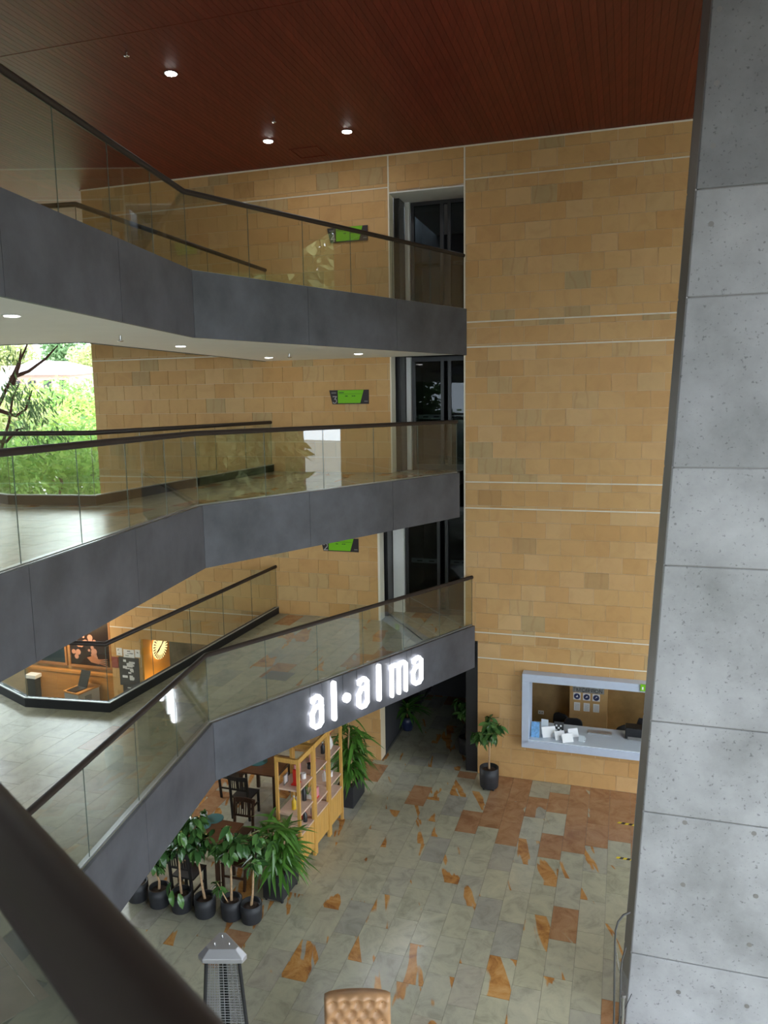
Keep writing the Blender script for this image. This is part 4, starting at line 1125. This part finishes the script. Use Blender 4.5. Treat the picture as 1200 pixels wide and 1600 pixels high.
# ------------------------------------------------------------------ cafe tables and chairs under the band
def table(c, ang, lx, ly, label, mat='table_wood'):
    c = Vector(c); t = thing('cafe_table', c, label, 'table', 'cafe tables')
    x = Vector((math.cos(ang), math.sin(ang), 0)); y = Vector((-math.sin(ang), math.cos(ang), 0))
    MB().box(c-x*lx/2-y*ly/2+UP*.715, x*lx, y*ly, UP*.035).build('table_top', mat, t, .01)
    for a in (-1, 1):
        MB().box(c+x*(a*(lx/2-.08))-x*.02-y*(ly/2-.06)+UP*.62, x*.04, y*(ly-.12), UP*.095).build('apron', 'dark_wood', t)
        for b in (-1, 1): MB().cbox(c+x*(a*(lx/2-.08))+y*(b*(ly/2-.08)), .06, .06, .715, ang).build('leg', 'dark_wood', t)
    return x, y
def cafe_chair(c, ang, label, mat='dark_wood'):
    c = Vector(c); t = thing('cafe_chair', c, label, 'chair', 'cafe chairs')
    x = Vector((math.cos(ang), math.sin(ang), 0)); y = Vector((-math.sin(ang), math.cos(ang), 0))   # back at -y... seat faces +y
    MB().box(c-x*.21-y*.2+UP*.43, x*.42, y*.42, UP*.03).build('seat', mat, t, .01)
    for a in (-1, 1):
        MB().cbox(c+x*a*.185+y*.19, .04, .04, .43, ang).build('leg', mat, t)
        MB().box(c+x*(a*.185-.02)-y*.22, x*.04, y*.04, UP*.94-y*.08).build('leg', mat, t)
        MB().box(c+x*(a*.185-.012)-y*.19+UP*.2, x*.024, y*.36, UP*.03).build('stretcher', mat, t)
    MB().box(c-x*.165-y*.245+UP*.62, x*.33, y*.022, UP*.035).build('lower_rail', mat, t)
    mb = MB()
    pts = [(-.215, .0), (0, -.03), (.215, 0)]
    for i in range(2):
        a, b = pts[i], pts[i+1]
        mb.box(c+x*a[0]+y*(a[1]-.30)+UP*.86, x*(b[0]-a[0])+y*(b[1]-a[1]), y*.026, UP*.085-y*.006)
    mb.build('top_rail', mat, t)
    for k in range(7):
        MB().box(c+x*(-.135+k*.045-.009)-y*.25+UP*.65, x*.018, y*.012, UP*.23-y*.028).build('slat', mat, t)
def placemat(c, label, rx=.2):
    t = thing('placemat', c, label, 'placemat', 'teal placemats')
    mb = MB(); mb.lathe(Vector(c), [(rx, 0), (rx, .005)], 28); mb.build('mat', 'teal_mat', t)
    MB().lathe(Vector(c)+UP*.0049, [(rx*.9, 0), (rx*.9, .0012)], 28).build('inner_weave', 'teal_mat', t)
def succulent(c, label, seed):
    R_ = random.Random(seed); c = Vector(c); t = thing('potted_succulent', c, label, 'potted plant', 'table plants')
    MB().lathe(c, [(.04, 0), (.058, .03), (.065, .085), (.058, .085), (.05, .06), (.001, .06)], 20).build('pot', 'ceramic_white', t)
    for k in range(26): put_leaf(t, R_.choice(SMALL), c+UP*.07+Vector((R_.uniform(-.03, .03), R_.uniform(-.03, .03), 0)), R_.uniform(0, 6.28), R_.uniform(.1, 1.2), 0, R_.uniform(.7, 1.2))
TA = YAW
tb = atz(335, 1300, .75); tc = Vector((tb.x-.10, tb.y-.02, 0))
table(tc, TA, .9, .9, 'brown wooden cafe table with teal mat, behind the potted figs')
m1 = atz(332, 1281, .75); m1 = Vector((m1.x, m1.y, .7505)); placemat(m1+Vector((.02, .04, 0)), 'round teal placemat under the white pot near the figs', .17)
m1b = atz(316, 1290, .7565); placemat(Vector((m1b.x, m1b.y, .7566)), 'round teal placemat nearer the figs, overlapping its neighbour', .15)
sc_ = atz(319, 1277, .76); succulent(Vector((sc_.x, sc_.y, .7635)), 'small succulent in white bowl on the teal placemat', 3)
cafe_chair(tc+NW*.62+SW*.22, TA+math.pi, 'slat-back wooden chair on the far side of the brown table')
cafe_chair(tc+SW*.62-NW*.12, TA+math.pi/2, 'slat-back wooden chair at the right side of the brown table')
cafe_chair(tc-NW*.66, TA, 'dark wooden chair tucked behind the fig stems', 'black_wood')
tb2 = atz(420, 1200, .75); tc2 = Vector((tb2.x-.1, tb2.y+.2, 0))
table(tc2, TA, .9, .9, 'darker wooden table half hidden by the pine shelf')
m2 = atz(403, 1190, .75); placemat(Vector((m2.x, m2.y, .7505)), 'round teal placemat on the table behind the pine shelf', .2)
t = thing('white_cup', Vector((m2.x+.05, m2.y+.05, .757)), 'white tumbler standing on the teal placemat behind the shelf', 'cup')
MB().lathe(Vector((m2.x+.05, m2.y+.05, .757)), [(.045, 0), (.06, .15), (.055, .15), (.042, .01), (.001, .01)], 18).build('cup', 'ceramic_white', t)
cafe_chair(tc2-SW*.72-NW*.05, TA-math.pi/2, 'black chair at the left end of the table behind the shelf', 'black_wood')
cafe_chair(tc2-NW*.72-SW*.1, TA, 'black chair in front of the table behind the shelf', 'black_wood')
# dim seating and plants deep under the band
def bistro(c, label):
    c = Vector(c); t = thing('bistro_table', c, label, 'table', 'dim bistro furniture')
    MB().lathe(c, [(.30, .72), (.30, .745)], 28).build('round_top', 'dark_wood', t); MB().tube([c+UP*.02, c+UP*.72], .03, 10).build('column', 'black_wood', t); MB().lathe(c, [(.22, 0), (.2, .02), (.03, .04)], 20).build('foot', 'black_wood', t)
q = atz(590, 1115, 0); bistro((q.x-.3, q.y, 0), 'round dark bistro table in the shade under the letters')
cafe_chair(Vector((q.x-.3, q.y, 0))+Vector((.62, .1, 0)), 1.8, 'black chair in the shade right of the round bistro table', 'black_wood')
cafe_chair(Vector((q.x-.3, q.y, 0))+Vector((-.5, -.35, 0)), -.9, 'black chair in the shade in front of the bistro table', 'black_wood')
def big_pot(px, py, label, seed, mat, r, ph, n, leaves, ht):
    R_ = random.Random(seed); c = atz(px, py, 0)+Vector((0, r*.8, 0)); c.z = 0; t = thing('potted_palm', c, label, 'potted plant', 'plants in the shade')
    zs = pot(t, c, r, ph, mat, .75)
    MB().tube([c+UP*zs, c+UP*(zs+ht*.5)], .02, 8).build('trunk', 'trunk_tan', t)
    for k in range(n): put_leaf(t, R_.choice(leaves), c+UP*(zs+ht*R_.uniform(.1, .55)), R_.uniform(0, 6.28), R_.uniform(.3, 1.3), 0, R_.uniform(.8, 1.3))
big_pot(637, 1143, 'leafy plant in navy pot standing in the dark passage', 31, 'pot_navy', .17, .36, 46, STRAP, .5)
q = wp(-.30, 0, .1)
ficus(730, 1180, .18, .38, 1.2, 33, 'potted fig in the dark beside the stone wall corner', 44, (0, 0), .3, None, False, 'potted_fig', 'single plants')
t = thing('stair_underside', wp(-1.5, 0, 2.6), 'dark slatted stair underside sloping in the shadow behind the letters', 'stair')
for i in range(9):
    MB().box(wp(-1.9+i*.10, .6+i*.27, 2.2+i*.0), SW*.10, NW*1.1, UP*.05).build('tread', 'black_frame', t)
for s in (0, 1): MB().box(wp(-1.95, .45, 2.2+s*1.06), SW*.06, NW*.05, UP*.25).build('bracket', 'black_frame', t); MB().slab([wp(-2.0, .5, 2.18+s*1.1), wp(-1.85, .5, 2.18+s*1.1), wp(-1.0, 3.0, 2.18+s*1.1), wp(-1.15, 3.0, 2.18+s*1.1)], NW*.04).build('stringer', 'black_frame', t)
g = MB().box(wp(-.27, 0, .06), SW*.27, NW*.03, UP*2.95).build('passage_glass', 'black_frame'); g['kind'] = 'structure'; g.name = 'door_1'

# ------------------------------------------------------------------ patio heater and leather chair in front
def heater():
    A = [atz(348, 1449, 2.2), atz(306, 1491, 2.2), atz(388, 1491, 2.2)]
    c = (A[0]+A[1]+A[2])/3; t = thing('patio_heater', (c.x, c.y, 0), 'black pyramid patio heater with grey triangular hood near the bottom', 'heater')
    # rounded-corner triangular hood
    def tri(k, z, cut=.16):
        out = []
        for i in range(3):
            v = A[i]-c; a = c+v*k; nx = c+(A[(i+1) % 3]-c)*k; pv = c+(A[(i-1) % 3]-c)*k
            out += [a.lerp(pv, cut), a.lerp(nx, cut)]
        return [Vector((p.x, p.y, z)) for p in out]
    lo, md, hi = tri(1.12, 2.10), tri(1.12, 2.15), tri(.74, 2.23)
    mb = MB(); n = 6
    mb.add(lo+md+hi, [tuple(reversed(range(n))), tuple(range(2*n, 3*n))] + [(i, (i+1) % n, n+(i+1) % n, n+i) for i in range(n)] + [(n+i, n+(i+1) % n, 2*n+(i+1) % n, 2*n+i) for i in range(n)])
    hd = mb.build('hood', 'heater_steel', t, .006)
    for i in range(3):
        v = (A[i]-c)*.28; p = Vector((c.x+v.x, c.y+v.y, 2.231)); MB().lathe(p, [(.012, 0), (.012, .012), (.006, .03)], 8).build('bolt', 'chrome', hd)
    top = [c+(A[i]-c)*.62 for i in range(3)]; bot = [c+(A[i]-c)*1.05 for i in range(3)]
    for i in range(3): MB().tube([Vector((bot[i].x, bot[i].y, .45)), Vector((top[i].x, top[i].y, 2.12))], .020, 8).build('leg', 'heater_black', t)
    for i in range(3):
        j = (i+1) % 3
        mb = MB()
        for k in range(1, 44):
            u = k/44; z = .7+(2.08-.7)*u; f = (z-.45)/(2.12-.45)
            a = bot[i].lerp(top[i], f); b = bot[j].lerp(top[j], f); mb.tube([Vector((a.x, a.y, z)), Vector((b.x, b.y, z))], .005, 4, False)
        for k in range(1, 8):
            u = k/8; a = bot[i].lerp(bot[j], u); b = top[i].lerp(top[j], u); mb.tube([Vector((a.x, a.y, .6)), Vector((b.x, b.y, 2.1))], .004, 4, False)
        o = mb.build('wire_guard', 'mesh_steel', t)
    MB().tube([Vector((c.x, c.y, .6)), Vector((c.x, c.y, 2.1))], .05, 14).build('glass_tube', 'dark_glass', t)
    q = [Vector((c.x, c.y, 0))+(Vector((b.x, b.y, 0))-Vector((c.x, c.y, 0)))*1.1 for b in bot]
    MB().prism([(p.x, p.y) for p in q], 0, .62).build('gas_cabinet', 'heater_black', t)
heater()
def armchair():
    c = atz(558, 1552, 1.05); c = Vector((c.x, c.y, 0))
    t = thing('armchair', c, 'tan leather armchair with buttoned back at the bottom edge', 'armchair')
    # buttoned back shell: front faces the camera side (-y)
    W_, zt, zb = .80, 1.05, .38
    nu, nv = 36, 24; vs = []; fs = []; btn = []
    for r in range(4):
        for k in range(5 - (r % 2)):
            btn.append((-.30+(k+(r % 2)*.5)*.15, zt-.10-r*.115))
    def topz(u): return zt-.05*(abs(u)/.4)**2.4
    for side in (0, 1):
        for i in range(nu+1):
            u = -W_/2+W_*i/nu
            for j in range(nv+1):
                z = zb+(topz(u)-zb)*j/nv
                y = -.02+.16*(1-j/nv) *0
                if side == 0:
                    d = min(math.hypot((u-bx), (z-bz)) for bx, bz in btn); puff = .065*min(1, d/.085)
                    edge = min(1, (W_/2-abs(u))/.05, (topz(u)-z)/.025); y = -.05-puff*max(0, edge)**.5+.06*(z-zb)
                else: y = .025+.06*(z-zb)+.02*min(1, (W_/2-abs(u))/.05)
                vs.append(c+Vector((u, y, z)))
    m_ = (nu+1)*(nv+1)
    for i in range(nu):
        for j in range(nv):
            a = i*(nv+1)+j
            fs.append((a, a+nv+1, a+nv+2, a+1)); fs.append((m_+a, m_+a+1, m_+a+nv+2, m_+a+nv+1))
    for i in range(nu): a = i*(nv+1)+nv; fs.append((a, a+nv+1, m_+a+nv+1, m_+a))
    for j in range(nv): fs.append((j, j+1, m_+j+1, m_+j)); a = nu*(nv+1)+j; fs.append((a+1, a, m_+a, m_+a+1))
    mb = MB(); mb.add(vs, fs, True); bk = mb.build('backrest', 'leather_tan', t)
    for bx, bz in btn: MB().lathe(c+Vector((bx, -.055+.06*(bz-zb), bz-.012)), [(.001, 0), (.011, .006), (.011, .018), (.001, .024)], 8).build('button', 'brass', bk)
    MB().box(c+Vector((-.36, -.62, .28)), Vector((.72, 0, 0)), Vector((0, .62, 0)), UP*.16).build('seat', 'leather_tan', t, .04)
    for s in (-1, 1):
        MB().tube([c+Vector((s*.40, -.02, .60)), c+Vector((s*.41, -.35, .62)), c+Vector((s*.41, -.62, .60))], [.05, .06, .06], 12).build('arm_roll', 'leather_tan', t)
        MB().box(c+Vector((s*.40-.04, -.6, .26)), Vector((.08, 0, 0)), Vector((0, .6, 0)), UP*.34).build('arm_side', 'leather_tan', t, .02)
        for y in (-.55, .0): MB().tube([c+Vector((s*.34, y, 0)), c+Vector((s*.34, y, .28))], [.016, .024], 8).build('leg', 'dark_wood', t)
armchair()
# striped floor tape
def tape(p0, p1, label):
    a = atz(*p0, 0.001); b = atz(*p1, 0.001); d = (b-a); n = 7; s = d/n; w = Vector((-d.y, d.x, 0)).normalized()*.06
    t = thing('floor_tape', a, label, 'tape', 'striped floor tapes')
    for i in range(n):
        MB().slab([a+s*i, a+s*(i+1), a+s*(i+1)+w+s*.5, a+s*i+w+s*.5], UP*.0015).build('stripe', 'tape_yellow' if i % 2 == 0 else 'tape_black', t)
tape((964, 1286), (1004, 1293), 'yellow and black tape strip on the floor by the pillar, the farther one')
tape((962, 1341), (1000, 1347), 'yellow and black tape strip on the floor by the pillar, the nearer one')

# ------------------------------------------------------------------ cafe seen through the rear opening
def cafe():
    wl = structure('wall_cafe')
    MB().box(wp(-17, 0, .34), SW*7.7, NW*.2, UP*3.0).build('cafe_wall', 'reception_stone', wl)
    MB().box(wp(-9.2, 0, 1.9), SW*4, NW*.1, UP*2.8).build('niche_back', 'marble_dark', wl)
    MB().box(wp(-9.2, 2.38, .33), SW*4, NW*1.6, UP*.1).build('niche_top', 'dark_interior', wl)
    MB().box(wp(-6.3, 0, .33), SW*.1, NW*1.6, UP*2.4).build('niche_side', 'dark_interior', wl)
    # angled gold panel with the lit disc
    d0 = wp(-8.44, 0, .03); d1 = wp(onwall(266, 1040, 1.25)[0], 0, 1.25); dd = (d1-d0).normalized(); nn = Vector((dd.y, -dd.x, 0))
    gp = thing('gold_panel', d0, 'golden angled panel in the cafe niche behind the lit disc', 'panel')
    MB().box(d0, d1-d0, -nn*.05, UP*2.37).build('panel', 'niche_gold', gp)
    MB().box(d0+nn*.002, dd*.03, nn*.02, UP*2.37).build('edge_strip', 'niche_gold', gp)
    s, z = onwall(243, 1018, .6)
    c = d0 + dd*((d1-d0).length*.55); c.z = 1.98; R_ = .33
    t = thing('lit_disc', c+nn*.05, 'round glowing gold sign with radiating rays and leaf on the niche panel', 'sign')
    def q(r, a, o): return c+dd*(r*math.cos(a))+UP*(r*math.sin(a))+nn*o
    gd = MB().slab([q(R_, j*math.pi/18, .06) for j in range(36)], nn*.03).build('glowing_disc', 'disc_light', t)
    for k in range(26):
        a = k*2*math.pi/26+.06; mb = MB()
        mb.slab([q(R_*.66, a-.025, .091), q(R_*.98, a-.055, .091), q(R_*.98, a+.055, .091), q(R_*.66, a+.025, .091)], nn*.008).build('ray', 'disc_dark', gd)
    mb = MB()
    for k in range(5):
        a = .6+k*.16; mb.slab([q(.20-.05*k, 3.6+k*.1, .091), q(.22-.04*k, 3.8+k*.1, .091), q(.20-.01*k, .6+k*.05, .091), q(.18-.02*k, .5, .091)], nn*.006)
    mb.build('leaf_motif', 'disc_dark', gd)
    # counter (wood) with laptop
    sa0, sa1 = onwall(42, 1042, .2)[0], -9.40
    zt = onwall(100, 1047, .2)[1]
    ct = thing('wood_wainscot', wp(sa0, 0, .2), 'golden wood panelling low on the cafe wall behind the rear balustrade', 'panelling')
    npan = 6; wpan = (sa1-sa0)/npan
    for k in range(npan): MB().box(wp(sa0+k*wpan+.002, 0, .22), SW*(wpan-.004), NW*.03, UP*(zt-.06)).build('wood_panel', 'counter_wood', ct)
    MB().box(wp(sa0, zt-.06, .19), SW*(sa1-sa0), NW*.13, UP*.06).build('cap_rail', 'counter_wood', ct)
    for px, py in ((112, 1084), (59, 1078)):
        s, z = onwall(px, py, .2); k = MB().box(wp(s-.06, z-.04, .206), SW*.12, NW*.014, UP*.08).build('socket', 'paper', ct); MB().box(wp(s-.02, z-.015, .203), SW*.04, NW*.004, UP*.03).build('outlet', 'metal_grey', k)
    zc = 1.0
    P1, P2 = atz(122, 1084, zc), atz(177, 1061, zc); e = (P2-P1); e.z = 0; ln = e.length*.58; e.normalize(); nb = Vector((-e.y, e.x, 0))
    cu = thing('cafe_counter', Vector((P1.x, P1.y, 0)), 'pale grey cafe counter end carrying the open laptop', 'counter')
    b0 = Vector((P1.x, P1.y, 0))
    MB().box(b0, e*ln, nb*.5, UP*(zc-.04)).build('body', 'counter_side', cu); MB().box(b0-e*.02-nb*.02+UP*(zc-.04), e*(ln+.04), nb*.54, UP*.04).build('top', 'counter_wood', cu)
    MB().box(b0+e*(ln*.3)-nb*.014+UP*.72, e*.2, nb*.012, UP*.14).build('vent_plate', 'metal_grey', cu)
    lp = b0+e*(ln*.30-.05)+nb*.1+UP*(zc+.001); lt = thing('laptop', lp, 'open black laptop on the pale cafe counter', 'laptop')
    MB().box(lp-e*.14, e*.34, nb*.32, UP*.02).build('keyboard', 'black_plastic', lt)
    MB().box(lp+e*.20, e*.02, nb*.32, UP*.40+e*.16).build('screen', 'black_plastic', lt)
    tp = atz(48, 1056, 1.12); til = thing('white_till', Vector((tp.x, tp.y, 0)), 'white-topped black till cabinet at the left of the cafe panelling', 'cabinet')
    tq = Vector((tp.x, tp.y, 0)); MB().box(tq-SW*.14, SW*.26, NW*.2, UP*1.05).build('body', 'black_plastic', til); MB().box(tq-SW*.17-NW*.02+UP*1.05, SW*.33, NW*.23, UP*.09).build('top', 'white_paint', til)
    # framed boards
    for (pa, pb, y0, lab, mat) in ((58, 103, 1031, 'dark navy framed board on the cafe wall, left one', 'board_navy'), (112, 173, 1037, 'dark framed picture of round fruit and a hand on the cafe wall', 'board_dark')):
        sa, za = onwall(pa, y0, .3); sb, _ = onwall(pb, y0, .3); H = 1.25
        f = thing('framed_board', wp(sa, za, .28), lab, 'picture', 'boards on the cafe wall')
        pnl = MB().box(wp(sa, za, .30), SW*(sb-sa), NW*.035, UP*H).build('panel', mat, f)
        for a, bb, c1, d1_ in ((sa-.05, sb+.05, za-.06, za), (sa-.05, sb+.05, za+H, za+H+.06), (sa-.05, sa, za, za+H), (sb, sb+.05, za, za+H)):
            MB().box(wp(a, c1, .27), SW*(bb-a), NW*.06, UP*(d1_-c1)).build('frame_bar', 'frame_wood', f)
        if mat == 'board_dark':
            R2 = random.Random(5)
            for k in range(22):
                r = R2.uniform(.035, .085); ss = sa+R2.uniform(.08, .75)*(sb-sa)*.9; zz = za+R2.uniform(.22, .8)
                MB().slab([wp(ss+r*math.cos(j*.52), zz+r*math.sin(j*.52), .299-.0006*k) for j in range(12)], NW*-.0005).build('fruit_print', 'bokeh_pink', pnl)
            mb = MB(); h0 = sa+(sb-sa)*.42
            mb.slab([wp(h0, za+.22, .284), wp(h0+.12, za+.10, .284), wp(h0+.36, za+.06, .284), wp(h0+.42, za+.17, .284), wp(h0+.2, za+.28, .284)], NW*-.001)
            for k in range(4): mb.slab([wp(h0+.36, za+.08+k*.03, .284), wp(h0+.62, za+.02+k*.06, .284), wp(h0+.63, za+.045+k*.06, .284), wp(h0+.36, za+.105+k*.03, .284)], NW*-.001)
            mb.build('hand_print', 'skin_print', pnl)
    # small posters on the stone wall beside the niche
    def poster(x0, x1, y0, y1, mat, lab, marks):
        sa, za = onwall(x0, y1, -.02); sb, zb = onwall(x1, y0, -.02)
        pz = thing('wall_poster', wp(sa, za, -.02), lab, 'poster', 'posters beside the cafe niche')
        MB().box(wp(sa, za, -.014), SW*(sb-sa), NW*.012, UP*(zb-za)).build('sheet', mat, pz)
        R2 = random.Random(int(x0)); mb = MB()
        for k in range(marks):
            u, v = R2.uniform(.06, .6), R2.uniform(.05, .85); w_, h_ = R2.uniform(.12, .34), R2.uniform(.04, .10)
            mb.box(wp(sa+(sb-sa)*u, za+(zb-za)*v, -.0165), SW*(sb-sa)*w_, NW*.0015, UP*(zb-za)*h_)
        if marks: mb.build('print', 'paper' if mat == 'poster_dark' else 'poster_dark', pz)
    poster(182, 190, 1013, 1024, 'paper', 'small white restroom pictogram plate, leftmost poster', 3)
    poster(193, 209, 1016, 1027, 'paper', 'wide white printed card above the dark notice sheet', 4)
    poster(211, 218, 1016, 1027, 'paper', 'small white card nearest the golden niche', 3)
    poster(175, 184, 1027, 1043, 'poster_red', 'narrow dark red notice beside the fruit picture', 0)
    poster(188, 216, 1029, 1070, 'poster_dark', 'tall dark notice sheet with many small photos', 18)
    poster(193, 212, 1073, 1086, 'poster_dark', 'low dark notice just above the black kerb', 3)
    for (p, e, col) in ((wp(-10.8, 2.6, -.5), 22, (1, .70, .36)), (wp(-8.0, .9, .35), 5, (1, .60, .20))):
        ld = bpy.data.lights.new('cafe_lamp', 'POINT'); ld.energy = e; ld.color = col; ld.shadow_soft_size = .12
        lo = bpy.data.objects.new('cafe_lamp', ld); COL.objects.link(lo); lo.location = p
cafe()

# ------------------------------------------------------------------ outside: terrain, trees, a white roof
gr = MB(); n = 24
for sx in (0,):
    vs = []; fs = []
    for i in range(n+1):
        for j in range(n+1):
            x = -120+240*i/n; y = -60+220*j/n
            d = max(0, math.hypot(x, y-5)-24); z = -.5+ .10*d*(1 if (x < -5 or y > 30) else .25)+mnoise.noise(Vector((x*.05, y*.05, 0)))*.8*min(1, d/15)
            vs.append((x, y, min(z, 14) if d > 0 else -.5))
    for i in range(n):
        for j in range(n): a = i*(n+1)+j; fs.append((a, a+n+1, a+n+2, a+1))
    gr.add(vs, fs, True)
o = gr.build('garden_ground', 'grass'); o['kind'] = 'structure'
def crown_mesh(mb, c, r, n, lsz, R_, flat=.8):
    blobs = [(c+Vector((R_.gauss(0, .45), R_.gauss(0, .45), R_.gauss(0, .35)*flat))*1.0, 1) for _ in range(1)]
    cl = [c+Vector((R_.uniform(-1, 1), R_.uniform(-1, 1), R_.uniform(-.8, 1)*flat))*r*.62 for _ in range(14)]
    for k in range(n):
        b = cl[k % len(cl)]; d = Vector((R_.gauss(0, 1), R_.gauss(0, 1), R_.gauss(0, 1))).normalized()
        p = b + d*(r*.45*R_.uniform(.6, 1.05)); p.z -= 0
        u = Vector((R_.gauss(0, 1), R_.gauss(0, 1), R_.gauss(-.5, .6))).normalized()
        v = (d*.6+Vector((R_.gauss(0, .5), R_.gauss(0, .5), .4+R_.gauss(0, .4)))).normalized(); w = u.cross(v)
        if w.length < .1: continue
        w.normalize(); L_ = lsz*R_.uniform(.7, 1.4)
        mb.add([p, p+u*L_*.5+w*L_*.2, p+u*L_, p+u*L_*.5-w*L_*.2], [(0, 1, 2, 3)])
def tree(px, py, Y, r, n, lsz, mat, label, seed, pos=None, group='trees outside the left opening'):
    R_ = random.Random(seed); c = pos if pos is not None else aty(px, py, Y)
    base = Vector((c.x, c.y, min(c.z-r*.9, -.3)))
    t = thing('tree', base, label, 'tree', group)
    MB().tube([base, base.lerp(c, .5)+Vector((R_.uniform(-.2, .2), R_.uniform(-.2, .2), 0)), c], [r*.09, r*.06, r*.03], 8).build('trunk', 'bark', t)
    mb = MB(); crown_mesh(mb, c, r, n, lsz, R_); f = mb.build('foliage', mat, t); f['kind'] = 'stuff'
TR = [(95, 745, 25, 2.3, 3200, .26, 'tree_leaf_b', 'bright feathery bush filling the view under the rear handrail'), (20, 755, 23, 2.0, 2600, .24, 'tree_leaf_b', 'bright bush at the left edge below the rear handrail'),
      (165, 760, 27, 2.2, 2400, .26, 'tree_leaf_d', 'darker green bush partly behind the stone wall end'),
      (75, 690, 31, 2.1, 2600, .26, 'tree_leaf_a', 'yellow-green tree just above the rear handrail'), (150, 680, 34, 2.3, 2600, .28, 'tree_leaf_a', 'yellow-green tree touching the stone wall end'), (0, 690, 30, 2.1, 2400, .26, 'tree_leaf_c', 'olive tree at the left frame edge above the handrail'),
      (125, 630, 40, 1.9, 2200, .28, 'tree_leaf_b', 'fresh green tree below the right end of the white roof'), (50, 640, 44, 2.0, 2200, .30, 'tree_leaf_a', 'pale tree just under the middle of the white roof'),
      (146, 572, 112, 4.2, 2200, .7, 'tree_leaf_c', 'hazy tree right of the white roof'), (95, 556, 130, 4.6, 2200, .8, 'tree_leaf_d', 'distant tree crown behind the white roof'), (20, 560, 135, 5.0, 2200, .8, 'tree_leaf_c', 'distant tree at the far left skyline'),
      (178, 566, 125, 5.0, 1800, .8, 'tree_leaf_d', 'distant tree crown mostly behind the stone wall')]
for i, a in enumerate(TR): tree(*a, 100+i)
for i, (x, y, z, r) in enumerate(((18, 5, 9.0, 4.8), (20, 12.5, 12.5, 6.2), (19, -4, 9, 5), (25, 20, 11, 6.5), (15.8, 9.5, 5, 3.4), (25, 5, 13, 6.5))):
    tree(0, 0, 0, r, 9500, .62, 'tree_leaf_e', ('leafy tree outside the right side of the hall, its middle one', 'tall tree outside the right side, nearest the stone wall', 'leafy tree outside the right side, behind the viewer', 'biggest tree far outside the right side beyond the stone wall', 'low tree outside the right side, close to the pillar', 'tallest tree outside the right side, farthest from the pillar')[i], 130+i, Vector((x, y, z)), 'trees outside the right side')
for i, (x, y, z, r) in enumerate(((-17.5, 2, 6.5, 5), (-18, 9, 7, 5), (-17, -6, 7, 5.5), (-20, 14.5, 7, 4.6), (-23, 5, 11, 6))):  # trees added out of view to dim the light from the left
    tree(0, 0, 0, r, 8000, .6, 'tree_leaf_d', ('unseen tree added to block sky light at left, middle one close to the hall', 'unseen tree added to block sky light at left, next to the middle one', 'unseen tree added to block sky light at left, behind the viewer', 'unseen tree added to block sky light at left, nearest the open view', 'taller unseen tree added behind the left row to block sky light')[i], 150+i, Vector((x, y, z)), 'trees added at left to block sky light')
# sparse branching tree in front of the left opening
def sparse_tree():
    R_ = random.Random(77); Y = 17.0
    base = aty(-40, 800, Y); base.z = -.4
    t = thing('eucalyptus_tree', base, 'sparse reddish-branched tree with drooping leaves at the left opening', 'tree', 'trees outside the left opening')
    def q(px, py, dy=0): return aty(px, py, Y+dy)
    mb = MB(); tips = []
    limbs = [[(-40, 800), (-5, 640), (18, 590), (40, 545), (48, 520)], [(-40, 740), (2, 700), (14, 660), (20, 620), (30, 600)], [(18, 590), (45, 580), (72, 560), (90, 540)], [(-5, 640), (25, 650), (40, 640), (50, 610)], [(-20, 690), (10, 690), (26, 672), (40, 668)], [(20, 600), (30, 570), (33, 545)]]
    for l in limbs:
        pts = [q(x, y, R_.uniform(-.3, .3)) for x, y in l]; mb.tube(pts, [.05*(1-.75*i/(len(pts)-1)) for i in range(len(pts))], 6)
        tips += pts[1:]
    mb.build('branches', 'bark', t)
    f = MB()
    for (px, py, n) in ((20, 600, 60), (40, 630, 80), (30, 660, 60), (60, 640, 60), (70, 620, 40), (5, 610, 60), (80, 680, 40), (60, 690, 40), (10, 560, 40)):
        for k in range(n):
            p = q(px+R_.gauss(0, 12), py+R_.gauss(0, 10), R_.uniform(-.6, .6)); u = Vector((R_.gauss(.3, .5), R_.gauss(0, .5), -1)).normalized(); w = u.cross(Vector((R_.gauss(0, 1), R_.gauss(0, 1), .2))).normalized(); l = R_.uniform(.14, .26)
            f.add([p, p+u*l*.5+w*.02, p+u*l, p+u*l*.5-w*.02], [(0, 1, 2, 3)])
    o = f.build('foliage', 'tree_leaf_d', t); o['kind'] = 'stuff'
sparse_tree()
c = aty(72, 583, 105)
t = thing('house', Vector((c.x, c.y, c.z-3)), 'low house with broad white roof among the distant trees', 'house')
MB().box(c+Vector((-5, 0, -3)), Vector((9, -2, 0)), Vector((2, 7, 0)), UP*3.0).build('wall', 'house_wall', t)
mb = MB(); e = [c+Vector((-6, -1, -.2)), c+Vector((4.6, -3.0, -.4)), c+Vector((6.5, 6, .4)), c+Vector((-4.5, 8, .6)), c+Vector((-3.2, 3.0, 1.9)), c+Vector((2.2, 2.0, 1.6))]
mb.add(e, [(0, 1, 5, 4), (1, 2, 5), (2, 3, 4, 5), (3, 0, 4), (3, 2, 1, 0)]).build('roof', 'roof_white', t)
MB().box(c+Vector((-6.5, 1, .1)), Vector((3, -.5, 0)), Vector((.6, 3, 0)), UP*1.0).build('upper_wall', 'house_wall', t)
for k in range(4): MB().box(c+Vector((-4.5+k*2.3, -.42-k*.42+.0, -2.2)), Vector((1.1, -.2, 0)), Vector((0, .1, 0)), UP*1.2).build('window', 'dark_interior', t)
for o in bpy.data.objects:
    if '_w' in o: del o['_w']
